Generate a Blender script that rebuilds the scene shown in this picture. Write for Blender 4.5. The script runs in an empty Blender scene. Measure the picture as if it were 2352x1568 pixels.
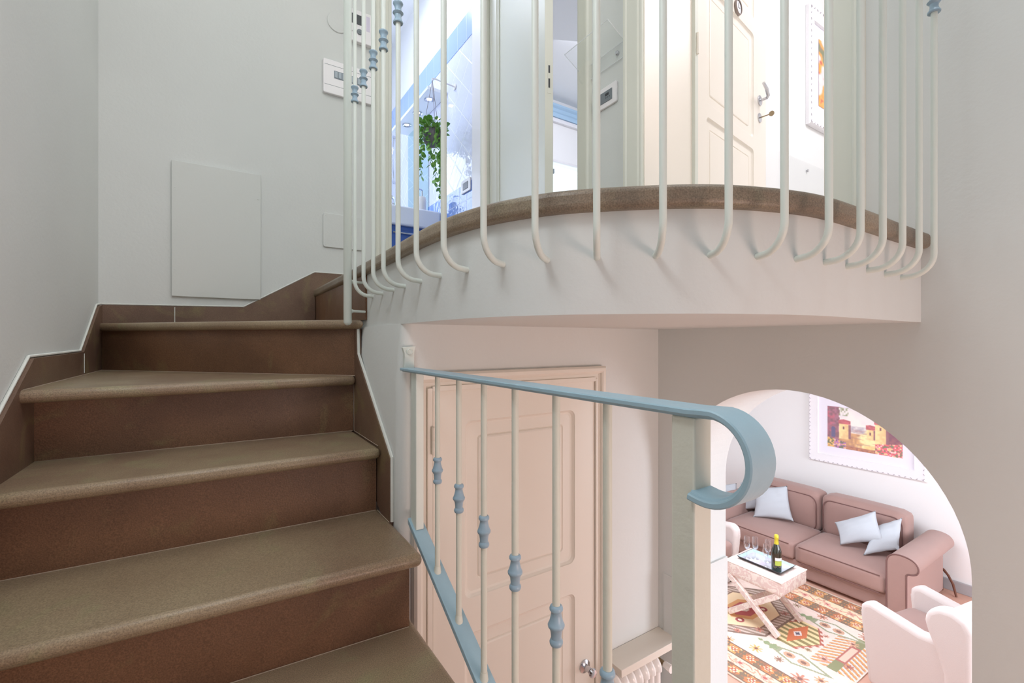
import bpy, bmesh, math, random
from mathutils import Vector, Matrix
random.seed(7)
SC = bpy.context.scene
COL = SC.collection
PI = math.pi

# ------------------------------------------------------------------ materials
def lin(c):
    return tuple(((v / 255.0) / 12.92 if v / 255.0 <= 0.04045 else ((v / 255.0 + 0.055) / 1.055) ** 2.4) for v in c)

def mat(name, rgb, rough=0.6, metal=0.0, bump=0.0, bscale=60.0, var=0.0, vscale=6.0, rgb2=None, spec=0.5,
        trans=0.0, emit=0.0, coat=0.0, stretch=None, sheen=0.0):
    m = bpy.data.materials.new(name); m.use_nodes = True
    nt = m.node_tree; N = nt.nodes; L = nt.links
    b = N['Principled BSDF']
    c = lin(rgb)
    b.inputs['Base Color'].default_value = (*c, 1)
    b.inputs['Roughness'].default_value = rough
    b.inputs['Metallic'].default_value = metal
    b.inputs['Specular IOR Level'].default_value = spec
    b.inputs['Transmission Weight'].default_value = trans
    b.inputs['Coat Weight'].default_value = coat
    b.inputs['Sheen Weight'].default_value = sheen
    if emit:
        b.inputs['Emission Color'].default_value = (*c, 1); b.inputs['Emission Strength'].default_value = emit
    tc = N.new('ShaderNodeTexCoord')
    vec = tc.outputs['Object']
    if stretch:
        mp = N.new('ShaderNodeMapping'); mp.inputs['Scale'].default_value = stretch
        L.new(vec, mp.inputs['Vector']); vec = mp.outputs['Vector']
    if var > 0 or rgb2:
        n = N.new('ShaderNodeTexNoise'); n.inputs['Scale'].default_value = vscale; n.inputs['Detail'].default_value = 6
        n.inputs['Roughness'].default_value = 0.62
        L.new(vec, n.inputs['Vector'])
        r = N.new('ShaderNodeValToRGB')
        r.color_ramp.elements[0].position = 0.36; r.color_ramp.elements[1].position = 0.66
        c2 = lin(rgb2) if rgb2 else tuple(v * (1 - var) for v in c)
        r.color_ramp.elements[0].color = (*c2, 1); r.color_ramp.elements[1].color = (*c, 1)
        L.new(n.outputs['Fac'], r.inputs['Fac']); L.new(r.outputs['Color'], b.inputs['Base Color'])
    if bump > 0:
        n2 = N.new('ShaderNodeTexNoise'); n2.inputs['Scale'].default_value = bscale; n2.inputs['Detail'].default_value = 4
        L.new(vec, n2.inputs['Vector'])
        bp = N.new('ShaderNodeBump'); bp.inputs['Strength'].default_value = bump; bp.inputs['Distance'].default_value = 0.004
        L.new(n2.outputs['Fac'], bp.inputs['Height']); L.new(bp.outputs['Normal'], b.inputs['Normal'])
    return m

def stone(name, base, vein, dark, rough=0.42, speck=0.5, v0=.56, v1=.74):
    """brown sandstone: cloudy tint, olive vein patches and fine grain"""
    m = bpy.data.materials.new(name); m.use_nodes = True
    nt = m.node_tree; N = nt.nodes; L = nt.links; b = N['Principled BSDF']
    tc = N.new('ShaderNodeTexCoord')
    def noise(scale, det, dist=0.0, mp=None):
        n = N.new('ShaderNodeTexNoise'); n.inputs['Scale'].default_value = scale; n.inputs['Detail'].default_value = det
        n.inputs['Distortion'].default_value = dist
        L.new(tc.outputs['Object'], n.inputs['Vector']); return n.outputs['Fac']
    def ramp(src, p0, p1):
        r = N.new('ShaderNodeMapRange'); r.inputs['From Min'].default_value = p0; r.inputs['From Max'].default_value = p1
        L.new(src, r.inputs['Value']); return r.outputs['Result']
    def mix(f, a, c, mode='MIX'):
        x = N.new('ShaderNodeMix'); x.data_type = 'RGBA'; x.blend_type = mode
        if hasattr(f, 'links') or not isinstance(f, (int, float)): L.new(f, x.inputs[0])
        else: x.inputs[0].default_value = f
        for s, k in ((a, 6), (c, 7)):
            if isinstance(s, tuple): x.inputs[k].default_value = (*lin(s), 1)
            else: L.new(s, x.inputs[k])
        return x.outputs[2]
    col = mix(ramp(noise(3.2, 5, .4), .35, .68), dark, base)
    col = mix(ramp(noise(5.5, 4, 1.6), v0, v1), col, vein)
    g = N.new('ShaderNodeMapRange'); L.new(noise(420, 2), g.inputs['Value'])
    g.inputs['From Min'].default_value = .3; g.inputs['From Max'].default_value = .7
    g.inputs['To Min'].default_value = 1 - .35 * speck; g.inputs['To Max'].default_value = 1 + .35 * speck
    mul = N.new('ShaderNodeVectorMath'); mul.operation = 'SCALE'
    L.new(col, mul.inputs[0]); L.new(g.outputs['Result'], mul.inputs['Scale'])
    L.new(mul.outputs[0], b.inputs['Base Color'])
    rr = N.new('ShaderNodeMapRange'); L.new(noise(9, 4), rr.inputs['Value'])
    rr.inputs['To Min'].default_value = rough - .1; rr.inputs['To Max'].default_value = rough + .16
    L.new(rr.outputs['Result'], b.inputs['Roughness'])
    bp = N.new('ShaderNodeBump'); bp.inputs['Strength'].default_value = .25; bp.inputs['Distance'].default_value = .002
    L.new(noise(260, 3), bp.inputs['Height']); L.new(bp.outputs['Normal'], b.inputs['Normal'])
    return m

def tile(name, rgb, grout, size, diag=False, rough=.06, axes=(1, 2), wav=.35):
    """glazed wall tile: square grid with grout in the two given axes"""
    m = bpy.data.materials.new(name); m.use_nodes = True
    nt = m.node_tree; N = nt.nodes; L = nt.links; b = N['Principled BSDF']
    tc = N.new('ShaderNodeTexCoord'); sp = N.new('ShaderNodeSeparateXYZ'); L.new(tc.outputs['Object'], sp.inputs[0])
    def M(op, a, c=None):
        x = N.new('ShaderNodeMath'); x.operation = op
        for k, s in ((0, a), (1, c)):
            if s is None: continue
            if isinstance(s, (int, float)): x.inputs[k].default_value = s
            else: L.new(s, x.inputs[k])
        return x.outputs[0]
    p, q = sp.outputs[axes[0]], sp.outputs[axes[1]]
    if diag:
        p, q = M('MULTIPLY', M('ADD', p, q), .7071), M('MULTIPLY', M('SUBTRACT', p, q), .7071)
    fs = []
    for s, sz in ((p, size[0]), (q, size[1])):
        f = M('FRACT', M('ADD', M('DIVIDE', s, sz), 50.0))
        fs.append(M('MINIMUM', f, M('SUBTRACT', 1.0, f)))
    edge = M('MINIMUM', fs[0], M('MULTIPLY', fs[1], size[1] / size[0]))
    msk = N.new('ShaderNodeMapRange'); L.new(edge, msk.inputs['Value'])
    msk.inputs['From Min'].default_value = .012; msk.inputs['From Max'].default_value = .03
    mx = N.new('ShaderNodeMix'); mx.data_type = 'RGBA'; L.new(msk.outputs['Result'], mx.inputs[0])
    mx.inputs[6].default_value = (*lin(grout), 1); mx.inputs[7].default_value = (*lin(rgb), 1)
    L.new(mx.outputs[2], b.inputs['Base Color'])
    b.inputs['Roughness'].default_value = rough
    n = N.new('ShaderNodeTexNoise'); n.inputs['Scale'].default_value = 26; n.inputs['Detail'].default_value = 2
    L.new(tc.outputs['Object'], n.inputs['Vector'])
    hs = M('ADD', M('MULTIPLY', n.outputs['Fac'], wav), M('MULTIPLY', msk.outputs['Result'], .5))
    bp = N.new('ShaderNodeBump'); bp.inputs['Strength'].default_value = .35; bp.inputs['Distance'].default_value = .01
    L.new(hs, bp.inputs['Height']); L.new(bp.outputs['Normal'], b.inputs['Normal'])
    return m

def attr_mat(name, rough=.8, bump=0.0):
    m = bpy.data.materials.new(name); m.use_nodes = True
    nt = m.node_tree; N = nt.nodes; L = nt.links; b = N['Principled BSDF']
    a = N.new('ShaderNodeVertexColor'); a.layer_name = 'pattern'
    L.new(a.outputs['Color'], b.inputs['Base Color']); b.inputs['Roughness'].default_value = rough
    b.inputs['Specular IOR Level'].default_value = .2
    if bump:
        tc = N.new('ShaderNodeTexCoord'); n2 = N.new('ShaderNodeTexNoise'); n2.inputs['Scale'].default_value = 300
        L.new(tc.outputs['Object'], n2.inputs['Vector'])
        bp = N.new('ShaderNodeBump'); bp.inputs['Strength'].default_value = bump; bp.inputs['Distance'].default_value = .003
        L.new(n2.outputs['Fac'], bp.inputs['Height']); L.new(bp.outputs['Normal'], b.inputs['Normal'])
    return m

PAINT = mat('wall_paint', (218, 221, 219), .75, bump=.12, bscale=90, spec=.25, var=.035, vscale=1.6)
PAINT_W = mat('white_paint', (240, 239, 238), .75, bump=.06, bscale=90, spec=.25)
CEIL = mat('ceiling_paint', (244, 244, 244), .85, spec=.2)
PANELP = mat('panel_paint', (214, 217, 214), .55, spec=.35, bump=.05, bscale=120)
DOORP = mat('door_paint', (229, 223, 212), .38, spec=.45, bump=.04, bscale=50)
DOORC = mat('cream_door_paint', (245, 236, 224), .35, spec=.4)
CASE = mat('casing_paint', (222, 223, 212), .4, spec=.45)
BARP = mat('bar_paint', (221, 228, 221), .42, spec=.45, bump=.15, bscale=70)
NEWP = mat('newel_paint', (215, 216, 204), .42, spec=.45, bump=.25, bscale=55)
BLUE = mat('blue_paint', (160, 190, 205), .4, spec=.5, bump=.18, bscale=60, var=.07, vscale=18)
BLUE_K = mat('collar_paint', (150, 175, 192), .36, spec=.5, bump=.05, bscale=60)
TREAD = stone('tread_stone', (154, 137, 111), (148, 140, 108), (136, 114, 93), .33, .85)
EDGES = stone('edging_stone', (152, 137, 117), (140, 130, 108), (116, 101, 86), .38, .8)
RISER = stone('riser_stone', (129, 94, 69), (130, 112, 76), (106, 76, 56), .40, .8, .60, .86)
SKIRT = stone('skirting_stone', (124, 100, 82), (128, 112, 80), (102, 77, 63), .45, .5)
MORTAR = mat('mortar', (226, 228, 222), .9, bump=.3, bscale=140)
TERRA = mat('terracotta', (218, 172, 152), .55, var=.12, vscale=5, bump=.1, bscale=40)
LANDF = mat('landing_stone', (140, 120, 98), .45, var=.1, vscale=5)
PLAS = mat('white_plastic', (236, 234, 236), .35, spec=.5)
PLASG = mat('grey_plastic', (120, 128, 134), .4)
DARKP = mat('dark_plastic', (52, 56, 60), .35)
CHROME = mat('chrome', (205, 206, 212), .18, metal=1.0)
BRASS = mat('aged_brass', (160, 144, 118), .38, metal=.85)
WOOD = mat('brown_wood', (112, 66, 46), .45, var=.3, vscale=14, stretch=(1, 1, .12))
def thin_glass(name, tint, refl):
    m = bpy.data.materials.new(name); m.use_nodes = True
    nt = m.node_tree; N = nt.nodes; L = nt.links; N.clear()
    t = N.new('ShaderNodeBsdfTransparent'); t.inputs[0].default_value = (*tint, 1)
    g = N.new('ShaderNodeBsdfGlossy'); g.inputs['Roughness'].default_value = .03; g.inputs[0].default_value = (1, 1, 1, 1)
    lw = N.new('ShaderNodeLayerWeight'); lw.inputs['Blend'].default_value = refl
    pw = N.new('ShaderNodeMath'); pw.operation = 'MULTIPLY_ADD'; pw.inputs[1].default_value = refl; pw.inputs[2].default_value = .015; L.new(lw.outputs['Facing'], pw.inputs[0])
    x = N.new('ShaderNodeMixShader'); o = N.new('ShaderNodeOutputMaterial')
    L.new(pw.outputs[0], x.inputs[0]); L.new(t.outputs[0], x.inputs[1]); L.new(g.outputs[0], x.inputs[2]); L.new(x.outputs[0], o.inputs[0]); return m
ACRYL = thin_glass('clear_acrylic', (.985, .99, .99), .22)
GLASSM = thin_glass('drinking_glass', (.95, .955, .965), .55)
BOTG = mat('bottle_glass', (34, 36, 22), .08, spec=.6, coat=.6)
FOIL = mat('gold_foil', (218, 206, 66), .3, metal=.35, bump=.3, bscale=120)
LABELG = mat('bottle_label', (176, 194, 84), .5)
LABELW = mat('bottle_label_white', (236, 228, 224), .5)
SOFA = mat('mauve_fabric', (168, 137, 129), .85, bump=.22, bscale=420, spec=.15, sheen=.25, var=.04, vscale=5)
SOFAP = mat('mauve_piping', (124, 94, 90), .85, spec=.15)
CHAIRF = mat('cream_pink_fabric', (215, 204, 200), .88, bump=.2, bscale=420, spec=.12, sheen=.2)
CUSH = mat('pale_blue_fabric', (192, 197, 203), .9, bump=.3, bscale=380, spec=.1)
DAMASK = mat('damask_fabric', (240, 229, 220), .85, rgb2=(228, 206, 199), vscale=17, bump=.1, bscale=300, spec=.1)
for n_ in DAMASK.node_tree.nodes:
    if n_.type == 'TEX_NOISE' and abs(n_.inputs['Scale'].default_value - 17) < .1: n_.inputs['Distortion'].default_value = 2.2; n_.inputs['Detail'].default_value = 1.5
    if n_.type == 'VALTORGB': n_.color_ramp.elements[0].position = .47; n_.color_ramp.elements[1].position = .53
TRAYT = mat('tray_print', (212, 226, 232), .25, rgb2=(196, 188, 206), vscale=9)
TRAYK = mat('tray_lacquer', (44, 38, 40), .3)
PLINTH = mat('grey_skirting', (172, 170, 172), .5)
RADW = mat('radiator_enamel', (246, 242, 238), .2, spec=.6)
MATT = mat('picture_mat', (240, 236, 246), .7)
FRAMEW = mat('white_frame', (243, 240, 243), .5, bump=.3, bscale=160)
CARVE_SHADE = mat('frame_carving', (176, 168, 176), .6)  # darker grey puts the shading of the white carving into its colour
LEAF = mat('leaf', (138, 182, 88), .42, rgb2=(92, 150, 64), vscale=30, spec=.4)
POT = mat('grey_pot', (112, 108, 112), .8, bump=.3, bscale=160)
CORD = mat('cord_brown', (120, 104, 104), .8)
T_DIAG = tile('tile_white_diagonal', (222, 226, 246), (246, 248, 255), (.14, .14), True, wav=.5)
T_BLUE = tile('tile_blue', (128, 160, 226), (206, 218, 246), (.1, .15), False, wav=.7)
T_BAND = tile('tile_blue_band', (166, 190, 238), (192, 210, 244), (.13, .9), False, rough=.25, wav=.1)
T_FAR = tile('tile_far', (222, 232, 244), (246, 250, 255), (.14, .14), True, axes=(0, 2), wav=.2)
MIRROR = mat('mirror_glass', (214, 236, 236), .02, metal=1.0)
VANW = mat('vanity_white', (236, 240, 248), .2)
VANB = mat('vanity_blue', (62, 98, 166), .3)
PELM = mat('pale_blue_wood', (172, 202, 226), .5)
SPOT = mat('lamp_glass', (255, 250, 240), .3, emit=6)
RUGM = attr_mat('rug_weave', .95, .4)
PICM = attr_mat('print_surface', .6)

def window_mat(name, rgb, s):
    m = bpy.data.materials.new(name); m.use_nodes = True
    N = m.node_tree.nodes; N.clear()
    e = N.new('ShaderNodeEmission'); e.inputs[0].default_value = (*lin(rgb), 1); e.inputs[1].default_value = s
    o = N.new('ShaderNodeOutputMaterial'); m.node_tree.links.new(e.outputs[0], o.inputs[0]); return m
DAY = window_mat('daylight_pane', (236, 248, 255), 1.9)

def blind_mat():
    m = bpy.data.materials.new('blind_fabric'); m.use_nodes = True
    nt = m.node_tree; N = nt.nodes; L = nt.links; N.clear()
    d = N.new('ShaderNodeBsdfDiffuse'); d.inputs[0].default_value = (.9, .95, .95, 1)
    t = N.new('ShaderNodeBsdfTranslucent'); t.inputs[0].default_value = (.92, .98, .96, 1)
    x = N.new('ShaderNodeMixShader'); x.inputs[0].default_value = .5
    o = N.new('ShaderNodeOutputMaterial')
    L.new(d.outputs[0], x.inputs[1]); L.new(t.outputs[0], x.inputs[2]); L.new(x.outputs[0], o.inputs[0]); return m
BLIND = blind_mat()

# ------------------------------------------------------------------ mesh helpers
class MB:
    def __init__(s): s.b = bmesh.new()
    def face(s, pts):
        return s.b.faces.new([s.b.verts.new(p) for p in pts])
    def box(s, x0, x1, y0, y1, z0, z1, M=None):
        vs = [Vector((x, y, z)) for z in (z0, z1) for y in (y0, y1) for x in (x0, x1)]
        if M: vs = [M @ v for v in vs]
        v = [s.b.verts.new(p) for p in vs]
        for f in ((0, 2, 3, 1), (4, 5, 7, 6), (0, 1, 5, 4), (2, 6, 7, 3), (0, 4, 6, 2), (1, 3, 7, 5)):
            s.b.faces.new([v[i] for i in f])
        return s
    def prism(s, poly, d0, d1, fn):
        """poly: 2-D points, fn(a, b, d) -> 3-D; extruded from d0 to d1"""
        lo = [s.b.verts.new(fn(a, c, d0)) for a, c in poly]; hi = [s.b.verts.new(fn(a, c, d1)) for a, c in poly]
        n = len(poly)
        s.b.faces.new(lo[::-1]); s.b.faces.new(hi)
        for i in range(n): s.b.faces.new((lo[i], lo[(i + 1) % n], hi[(i + 1) % n], hi[i]))
        return s
    def tube(s, path, r, n=12, caps=True):
        path = [Vector(p) for p in path]; rings = []
        up = None
        for i, p in enumerate(path):
            t = (path[min(i + 1, len(path) - 1)] - path[max(i - 1, 0)]).normalized()
            if up is None:
                up = Vector((0, 0, 1)) if abs(t.z) < .9 else Vector((1, 0, 0))
            up = (up - t * up.dot(t)).normalized(); sd = t.cross(up)
            rr = r[i] if isinstance(r, (list, tuple)) else r
            rings.append([s.b.verts.new(p + (up * math.cos(a) + sd * math.sin(a)) * rr) for a in [2 * PI * k / n for k in range(n)]])
        for a, c in zip(rings, rings[1:]):
            for k in range(n): s.b.faces.new((a[k], a[(k + 1) % n], c[(k + 1) % n], c[k]))
        if caps: s.b.faces.new(rings[0][::-1]); s.b.faces.new(rings[-1])
        return s
    def sweep(s, path, prof, side):
        """profile points (a, c): a along the fixed SIDE vector, c along the path normal"""
        path = [Vector(p) for p in path]; side = Vector(side).normalized(); rings = []
        for i, p in enumerate(path):
            t = (path[min(i + 1, len(path) - 1)] - path[max(i - 1, 0)]).normalized()
            nrm = side.cross(t).normalized()
            rings.append([s.b.verts.new(p + side * a + nrm * c) for a, c in prof])
        n = len(prof)
        for a, c in zip(rings, rings[1:]):
            for k in range(n): s.b.faces.new((a[k], a[(k + 1) % n], c[(k + 1) % n], c[k]))
        s.b.faces.new(rings[0][::-1]); s.b.faces.new(rings[-1]); return s
    def lathe(s, prof, n=20, M=None, caps=True):
        rings = []
        for r, z in prof:
            ring = [Vector((r * math.cos(2 * PI * k / n), r * math.sin(2 * PI * k / n), z)) for k in range(n)]
            rings.append([s.b.verts.new(M @ v if M else v) for v in ring])
        for a, c in zip(rings, rings[1:]):
            for k in range(n): s.b.faces.new((a[k], a[(k + 1) % n], c[(k + 1) % n], c[k]))
        if caps: s.b.faces.new(rings[0][::-1]); s.b.faces.new(rings[-1])
        return s
    def ball(s, c, r, n=8, sc=(1, 1, 1), M=None):
        mm = Matrix.Translation(c) @ (M if M else Matrix()) @ Matrix.Diagonal((*sc, 1))
        bmesh.ops.create_uvsphere(s.b, u_segments=n, v_segments=max(4, n // 2 + 1), radius=r, matrix=mm); return s
    def grid(s, fn, nu, nv, close_u=False):
        vs = [[s.b.verts.new(fn(i / nu, j / nv)) for j in range(nv + 1)] for i in range(nu + 1)]
        for i in range(nu):
            for j in range(nv):
                s.b.faces.new((vs[i][j], vs[i + 1][j], vs[i + 1][j + 1], vs[i][j + 1]))
        return s

def obj(name, mb, m, parent=None, smooth=False, bevel=0.0, seg=3, kind=None, loc=None, sub=0, ang=35):
    bmesh.ops.recalc_face_normals(mb.b, faces=mb.b.faces)
    if loc is not None: bmesh.ops.translate(mb.b, verts=mb.b.verts, vec=-Vector(loc))
    me = bpy.data.meshes.new(name); mb.b.to_mesh(me); mb.b.free()
    for mm in (m if isinstance(m, (list, tuple)) else [m]): me.materials.append(mm)
    o = bpy.data.objects.new(name, me); COL.objects.link(o)
    if loc is not None: o.location = loc
    if parent is not None:
        o.parent = parent
        o.matrix_parent_inverse = Matrix.Translation(-parent_loc(parent))
    if bevel:
        bv = o.modifiers.new('bevel', 'BEVEL'); bv.width = bevel; bv.segments = seg; bv.limit_method = 'ANGLE'; bv.angle_limit = math.radians(30)
        smooth = True
    if sub:
        sb = o.modifiers.new('subdivision', 'SUBSURF'); sb.levels = sub; sb.render_levels = sub; smooth = True
    if smooth:
        for p in me.polygons: p.use_smooth = True
        me.set_sharp_from_angle(angle=math.radians(ang))
    if kind: o['kind'] = kind
    return o

def parent_loc(p):
    v = Vector((0, 0, 0))
    while p is not None:
        v = v + Vector(p.location) + p.matrix_parent_inverse.translation; p = p.parent
    return v

def tag(o, label, cat, group=None, kind=None):
    o['label'] = label; o['category'] = cat
    if group: o['group'] = group
    if kind: o['kind'] = kind
    return o

def thing(name, label, cat, loc=(0, 0, 0), group=None, kind=None):
    o = bpy.data.objects.new(name, None); COL.objects.link(o); o.location = loc
    o.empty_display_size = .05
    return tag(o, label, cat, group, kind)

def struct(name, mb, m, label=None, cat=None, **k):
    o = obj(name, mb, m, kind='structure', **k)
    if label: o['label'] = label
    o['category'] = cat or 'wall'
    return o

XY = lambda a, b, d: (a, b, d)
YZ = lambda a, b, d: (d, a, b)
XZ = lambda a, b, d: (a, d, b)

# ------------------------------------------------------------------ main dimensions (eye level is z = 0)
UL, VB, UR = -.38, 2.36, 1.385      # left wall, back wall, right wall planes
VD = 1.132                          # lower door wall plane
ZF, ZL, ZC = -2.09, .25, 2.68       # lower floor, landing, upper ceiling
WT = .315                           # right wall thickness

EDGE = [(.395, 2.36), (.39, 1.45), (.383, 1.12), (.38, .956), (.386, .835), (.41, .715), (.462, .607), (.53, .53), (.632, .445), (.73, .395), (.86, .36), (1.03, .354), (1.2, .356), (1.385, .356)]
def catmull(pts, n=10):
    P = [pts[0]] + pts + [pts[-1]]; out = []
    for i in range(1, len(P) - 2):
        for k in range(n):
            t = k / n
            out.append(tuple(.5 * (2 * b + (c - a) * t + (2 * a - 5 * b + 4 * c - d) * t * t + (3 * b - a - 3 * c + d) * t ** 3) for a, b, c, d in zip(*P[i - 1:i + 3])))
    return out + [pts[-1]]
def offset(cv, o):
    out = []
    for i, p in enumerate(cv):
        a, b = cv[max(i - 1, 0)], cv[min(i + 1, len(cv) - 1)]
        tx, ty = b[0] - a[0], b[1] - a[1]; l = math.hypot(tx, ty)
        out.append((p[0] - ty / l * o, p[1] + tx / l * o))
    return out
STONE = catmull(EDGE); FASC = offset(STONE, .02)

# ------------------------------------------------------------------ setting: walls
m = MB(); m.box(UL - .12, UL, -1.6, VB + .1, ZF - .05, ZC)
struct('wall_left', m, PAINT, 'plain pale grey plaster wall rising beside the left end of the stone steps')
m = MB()
m.box(UL - .12, .775, VB, VB + .1, ZF, ZC); m.box(.775, 1.318, VB, VB + .1, 2.36, ZC); m.box(1.318, UR, VB, VB + .1, ZL - .2, ZC); m.box(.775, 1.318, VB, VB + .1, ZF, ZL)
struct('wall_back', m, PAINT, 'plaster wall behind the upper steps holding the access panel and fuse box')
m = MB(); rings = []
for zz, u0 in ((ZF, .390), (-.10, .390), (.046, .4035)):
    r = .026
    pl_ = [(u0, VB), (u0, VD + r)] + [(u0 + r - r * math.cos(a), VD + r - r * math.sin(a)) for a in [PI / 2 * k / 8 for k in range(1, 9)]] + [(UR + .2, VD), (UR + .2, VB)]
    rings.append([m.b.verts.new((*p, zz)) for p in pl_])
for a, c in zip(rings, rings[1:]):
    for k in range(len(a)): m.b.faces.new((a[k], a[(k + 1) % len(a)], c[(k + 1) % len(a)], c[k]))
m.b.faces.new(rings[0][::-1]); m.b.faces.new(rings[-1])
struct('wall_core', m, PAINT, 'plaster wall under the landing that holds the lower panelled door', smooth=True, ang=30)

# right wall with the arch below and two doorways above
m = MB()
fr = lambda a, b, d: (d, a, b)
AC, AR, AZ = .675, .385, -.525
arc = [(AC + AR * math.cos(t), AZ + AR * math.sin(t)) for t in [PI * k / 40 for k in range(41)]]   # from v=1.06 to v=.29
A0, A1 = UR, UR + WT
m.prism([(-1.6, ZF), (.29, ZF)] + [(.29, AZ)] + [p for p in arc[::-1][1:21]] + [(AC, ZL), (-1.6, ZL)], A0, A1, fr)
m.prism([(AC, ZL), (AC, AZ + AR)] + arc[::-1][21:] + [(1.06, ZF), (VD + .02, ZF), (VD + .02, ZL)], A0, A1, fr)
for v0, v1, z0, z1 in ((-1.6, .575, ZL, ZC), (.575, 1.197, 2.36, ZC), (1.197, 1.574, ZL, ZC), (1.574, 2.25, 2.36, ZC), (2.25, VB + .1, ZL, ZC), (VD + .02, VB + .1, ZF, ZL)):
    m.box(A0, A1, v0, v1, z0, z1)
bmesh.ops.remove_doubles(m.b, verts=m.b.verts, dist=1e-5)
struct('wall_right', m, PAINT, 'long plaster wall with the arched opening below and two doorways above')

# landing: curved plaster fascia with slab, stone edge
poly = FASC + [(UR, VB), (FASC[0][0], VB)]
m = MB(); m.prism(FASC + [(UR, VB)], .045, .214, XY)
o = struct('ceiling_landing', m, PAINT, 'curved white plaster fascia and underside of the landing slab', 'landing slab', smooth=True, ang=40)
m = MB(); m.prism(STONE + [(UR, VB)], .214, ZL, XY)
struct('trim_landing', m, EDGES, 'curved brown stone edge capping the landing fascia', 'stone edging', bevel=.016, seg=4)
# upper floors beyond the doorways, lower ceilings
m = MB(); m.box(UR + .01, 4.6, -1.2, 4.1, ZL - .2, ZL - .0005); m.box(.1, UR + .01, VB + .01, 4.2, ZL - .2, ZL - .001)
struct('floor_upper', m, mat('pale_floor', (220, 214, 206), .5), 'pale floor of the rooms beyond the upper doorways', 'floor')
m = MB(); m.box(UL - .2, 4.7, -1.6, 4.3, ZC, ZC + .1)
struct('ceiling', m, CEIL, 'white ceiling over the stairwell and the upper rooms', 'ceiling')
m = MB(); m.box(-1.6, 5.4, -3.2, 4.6, ZF - .1, ZF)
struct('floor', m, TERRA, 'terracotta floor of the lower hall and living room', 'floor')

# living room shell
m = MB(); m.box(5.2, 5.3, -2.6, 4.0, ZF, .05)
struct('wall_living', m, PAINT_W, 'white living room wall behind the mauve sofa')
m = MB(); m.box(1.70, 5.3, 3.7, 3.8, ZF, .05)
struct('wall_living_end', m, PAINT_W, 'white end wall of the living room')
m = MB(); m.box(1.70, 5.3, -2.6, 4.0, .05, .06)
struct('ceiling_living', m, CEIL, 'white ceiling of the living room', 'ceiling')
m = MB(); m.box(5.18, 5.2, -2.6, 3.7, ZF, ZF + .09)
struct('baseboard_living', m, PLINTH, 'grey skirting board along the living room wall', 'skirting board', bevel=.004)
# entry room shell
m = MB(); m.box(1.70, 4.6, 1.5, 1.6, ZL, ZC)
struct('wall_entry', m, PAINT_W, 'white wall beyond the upper doorway where the framed picture hangs')
m = MB(); m.box(4.6, 4.7, -1.2, 4.1, ZL, ZC); m.box(1.70, 4.6, -1.3, -1.2, ZL, ZC)
struct('wall_entry_end', m, PAINT_W, 'white end wall of the room beyond the upper doorway')
# bedroom shell
m = MB(); m.box(1.60, 3.03, 4.0, 4.1, ZL, ZC); m.box(3.03, 4.6, 4.0, 4.1, 2.45, ZC)
struct('wall_bedroom', m, PAINT_W, 'white bedroom wall around the window')
# bathroom shell
m = MB(); m.box(1.345, 1.6, VB + .1, 4.25, ZL, 1.01)
m2 = MB()
o = struct('wall_bath_dado', m, T_BLUE, 'glossy blue tiled dado in the bathroom')
m = MB(); m.box(1.346, 1.6, VB + .1, 4.25, 1.01, 1.92)
struct('wall_bath_right', m, T_DIAG, 'white diagonally tiled bathroom wall behind the hanging plant')
m = MB(); m.box(1.343, 1.6, VB + .1, 4.25, 1.92, 2.085)
struct('trim_bath', m, T_BAND, 'pale blue tile band along the bathroom wall', 'tile band')
m = MB(); m.box(1.348, 1.6, VB + .1, 4.25, 2.085, ZC)
struct('wall_bath_upper', m, PAINT_W, 'white plaster above the bathroom tiles')
m = MB(); m.box(.1, 1.6, 4.15, 4.25, ZL, ZC)
struct('wall_bath_far', m, T_FAR, 'pale tiled far wall of the bathroom')
m = MB(); m.box(.0, .1, VB + .1, 4.25, ZL, ZC)
struct('wall_bath_left', m, PAINT_W, 'white side wall of the bathroom')

# ------------------------------------------------------------------ staircase
st = thing('staircase', 'brown stone staircase with rounded nosings winding up to the landing', 'staircase', (0, 0, ZF))
T = .030
def tread(poly, z, bev=.0135):
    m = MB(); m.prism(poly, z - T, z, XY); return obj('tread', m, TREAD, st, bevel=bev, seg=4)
def riser(p, q, z0, z1, th=.02):
    d = Vector((q[0] - p[0], q[1] - p[1], 0)).normalized(); n = Vector((-d.y, d.x, 0))
    a, b = Vector((*p, 0)), Vector((*q, 0)); m = MB()
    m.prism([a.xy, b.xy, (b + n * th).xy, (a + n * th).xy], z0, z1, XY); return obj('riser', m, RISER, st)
ZA, ZB_, ZC_, ZD, ZE = .07, -.11, -.29, -.47, -.65
tread([(UL, 2.318), (.30, 1.565), (.398, 1.478), (.398, 2.355), (UL, 2.358)], ZA)
tread([(UL, 1.452), (.379, 1.500), (.379, 1.60), (UL, 2.358)], ZB_)
tread([(UL, 1.250), (.379, 1.237), (.379, 1.58), (UL, 1.60)], ZC_)
tread([(UL, 1.000), (.387, .956), (.387, 1.31), (UL, 1.33)], ZD)
tread([(UL, .72), (.390, .69), (.387, 1.06), (UL, 1.08)], ZE)
riser((.403, 2.358), (.403, 1.487), ZA, .214, -.0 + .02)
riser((UL, 2.358), (.392, 1.513), ZB_, ZA - T)
riser((UL, 1.552), (.377, 1.532), ZC_, ZB_ - T)
riser((UL, 1.30), (.377, 1.277), ZD, ZC_ - T)
riser((UL, 1.045), (.372, 1.004), ZE, ZD - T)
z = ZE; v = .70
for k in range(4):                      # the flight going on down below the picture
    riser((UL, v + .045), (.372, v + .035), z - .18, z - T)
    z -= .18; v -= .265
    tread([(UL, v), (.388, v - .02), (.388, v + .32), (UL, v + .33)], z)
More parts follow.
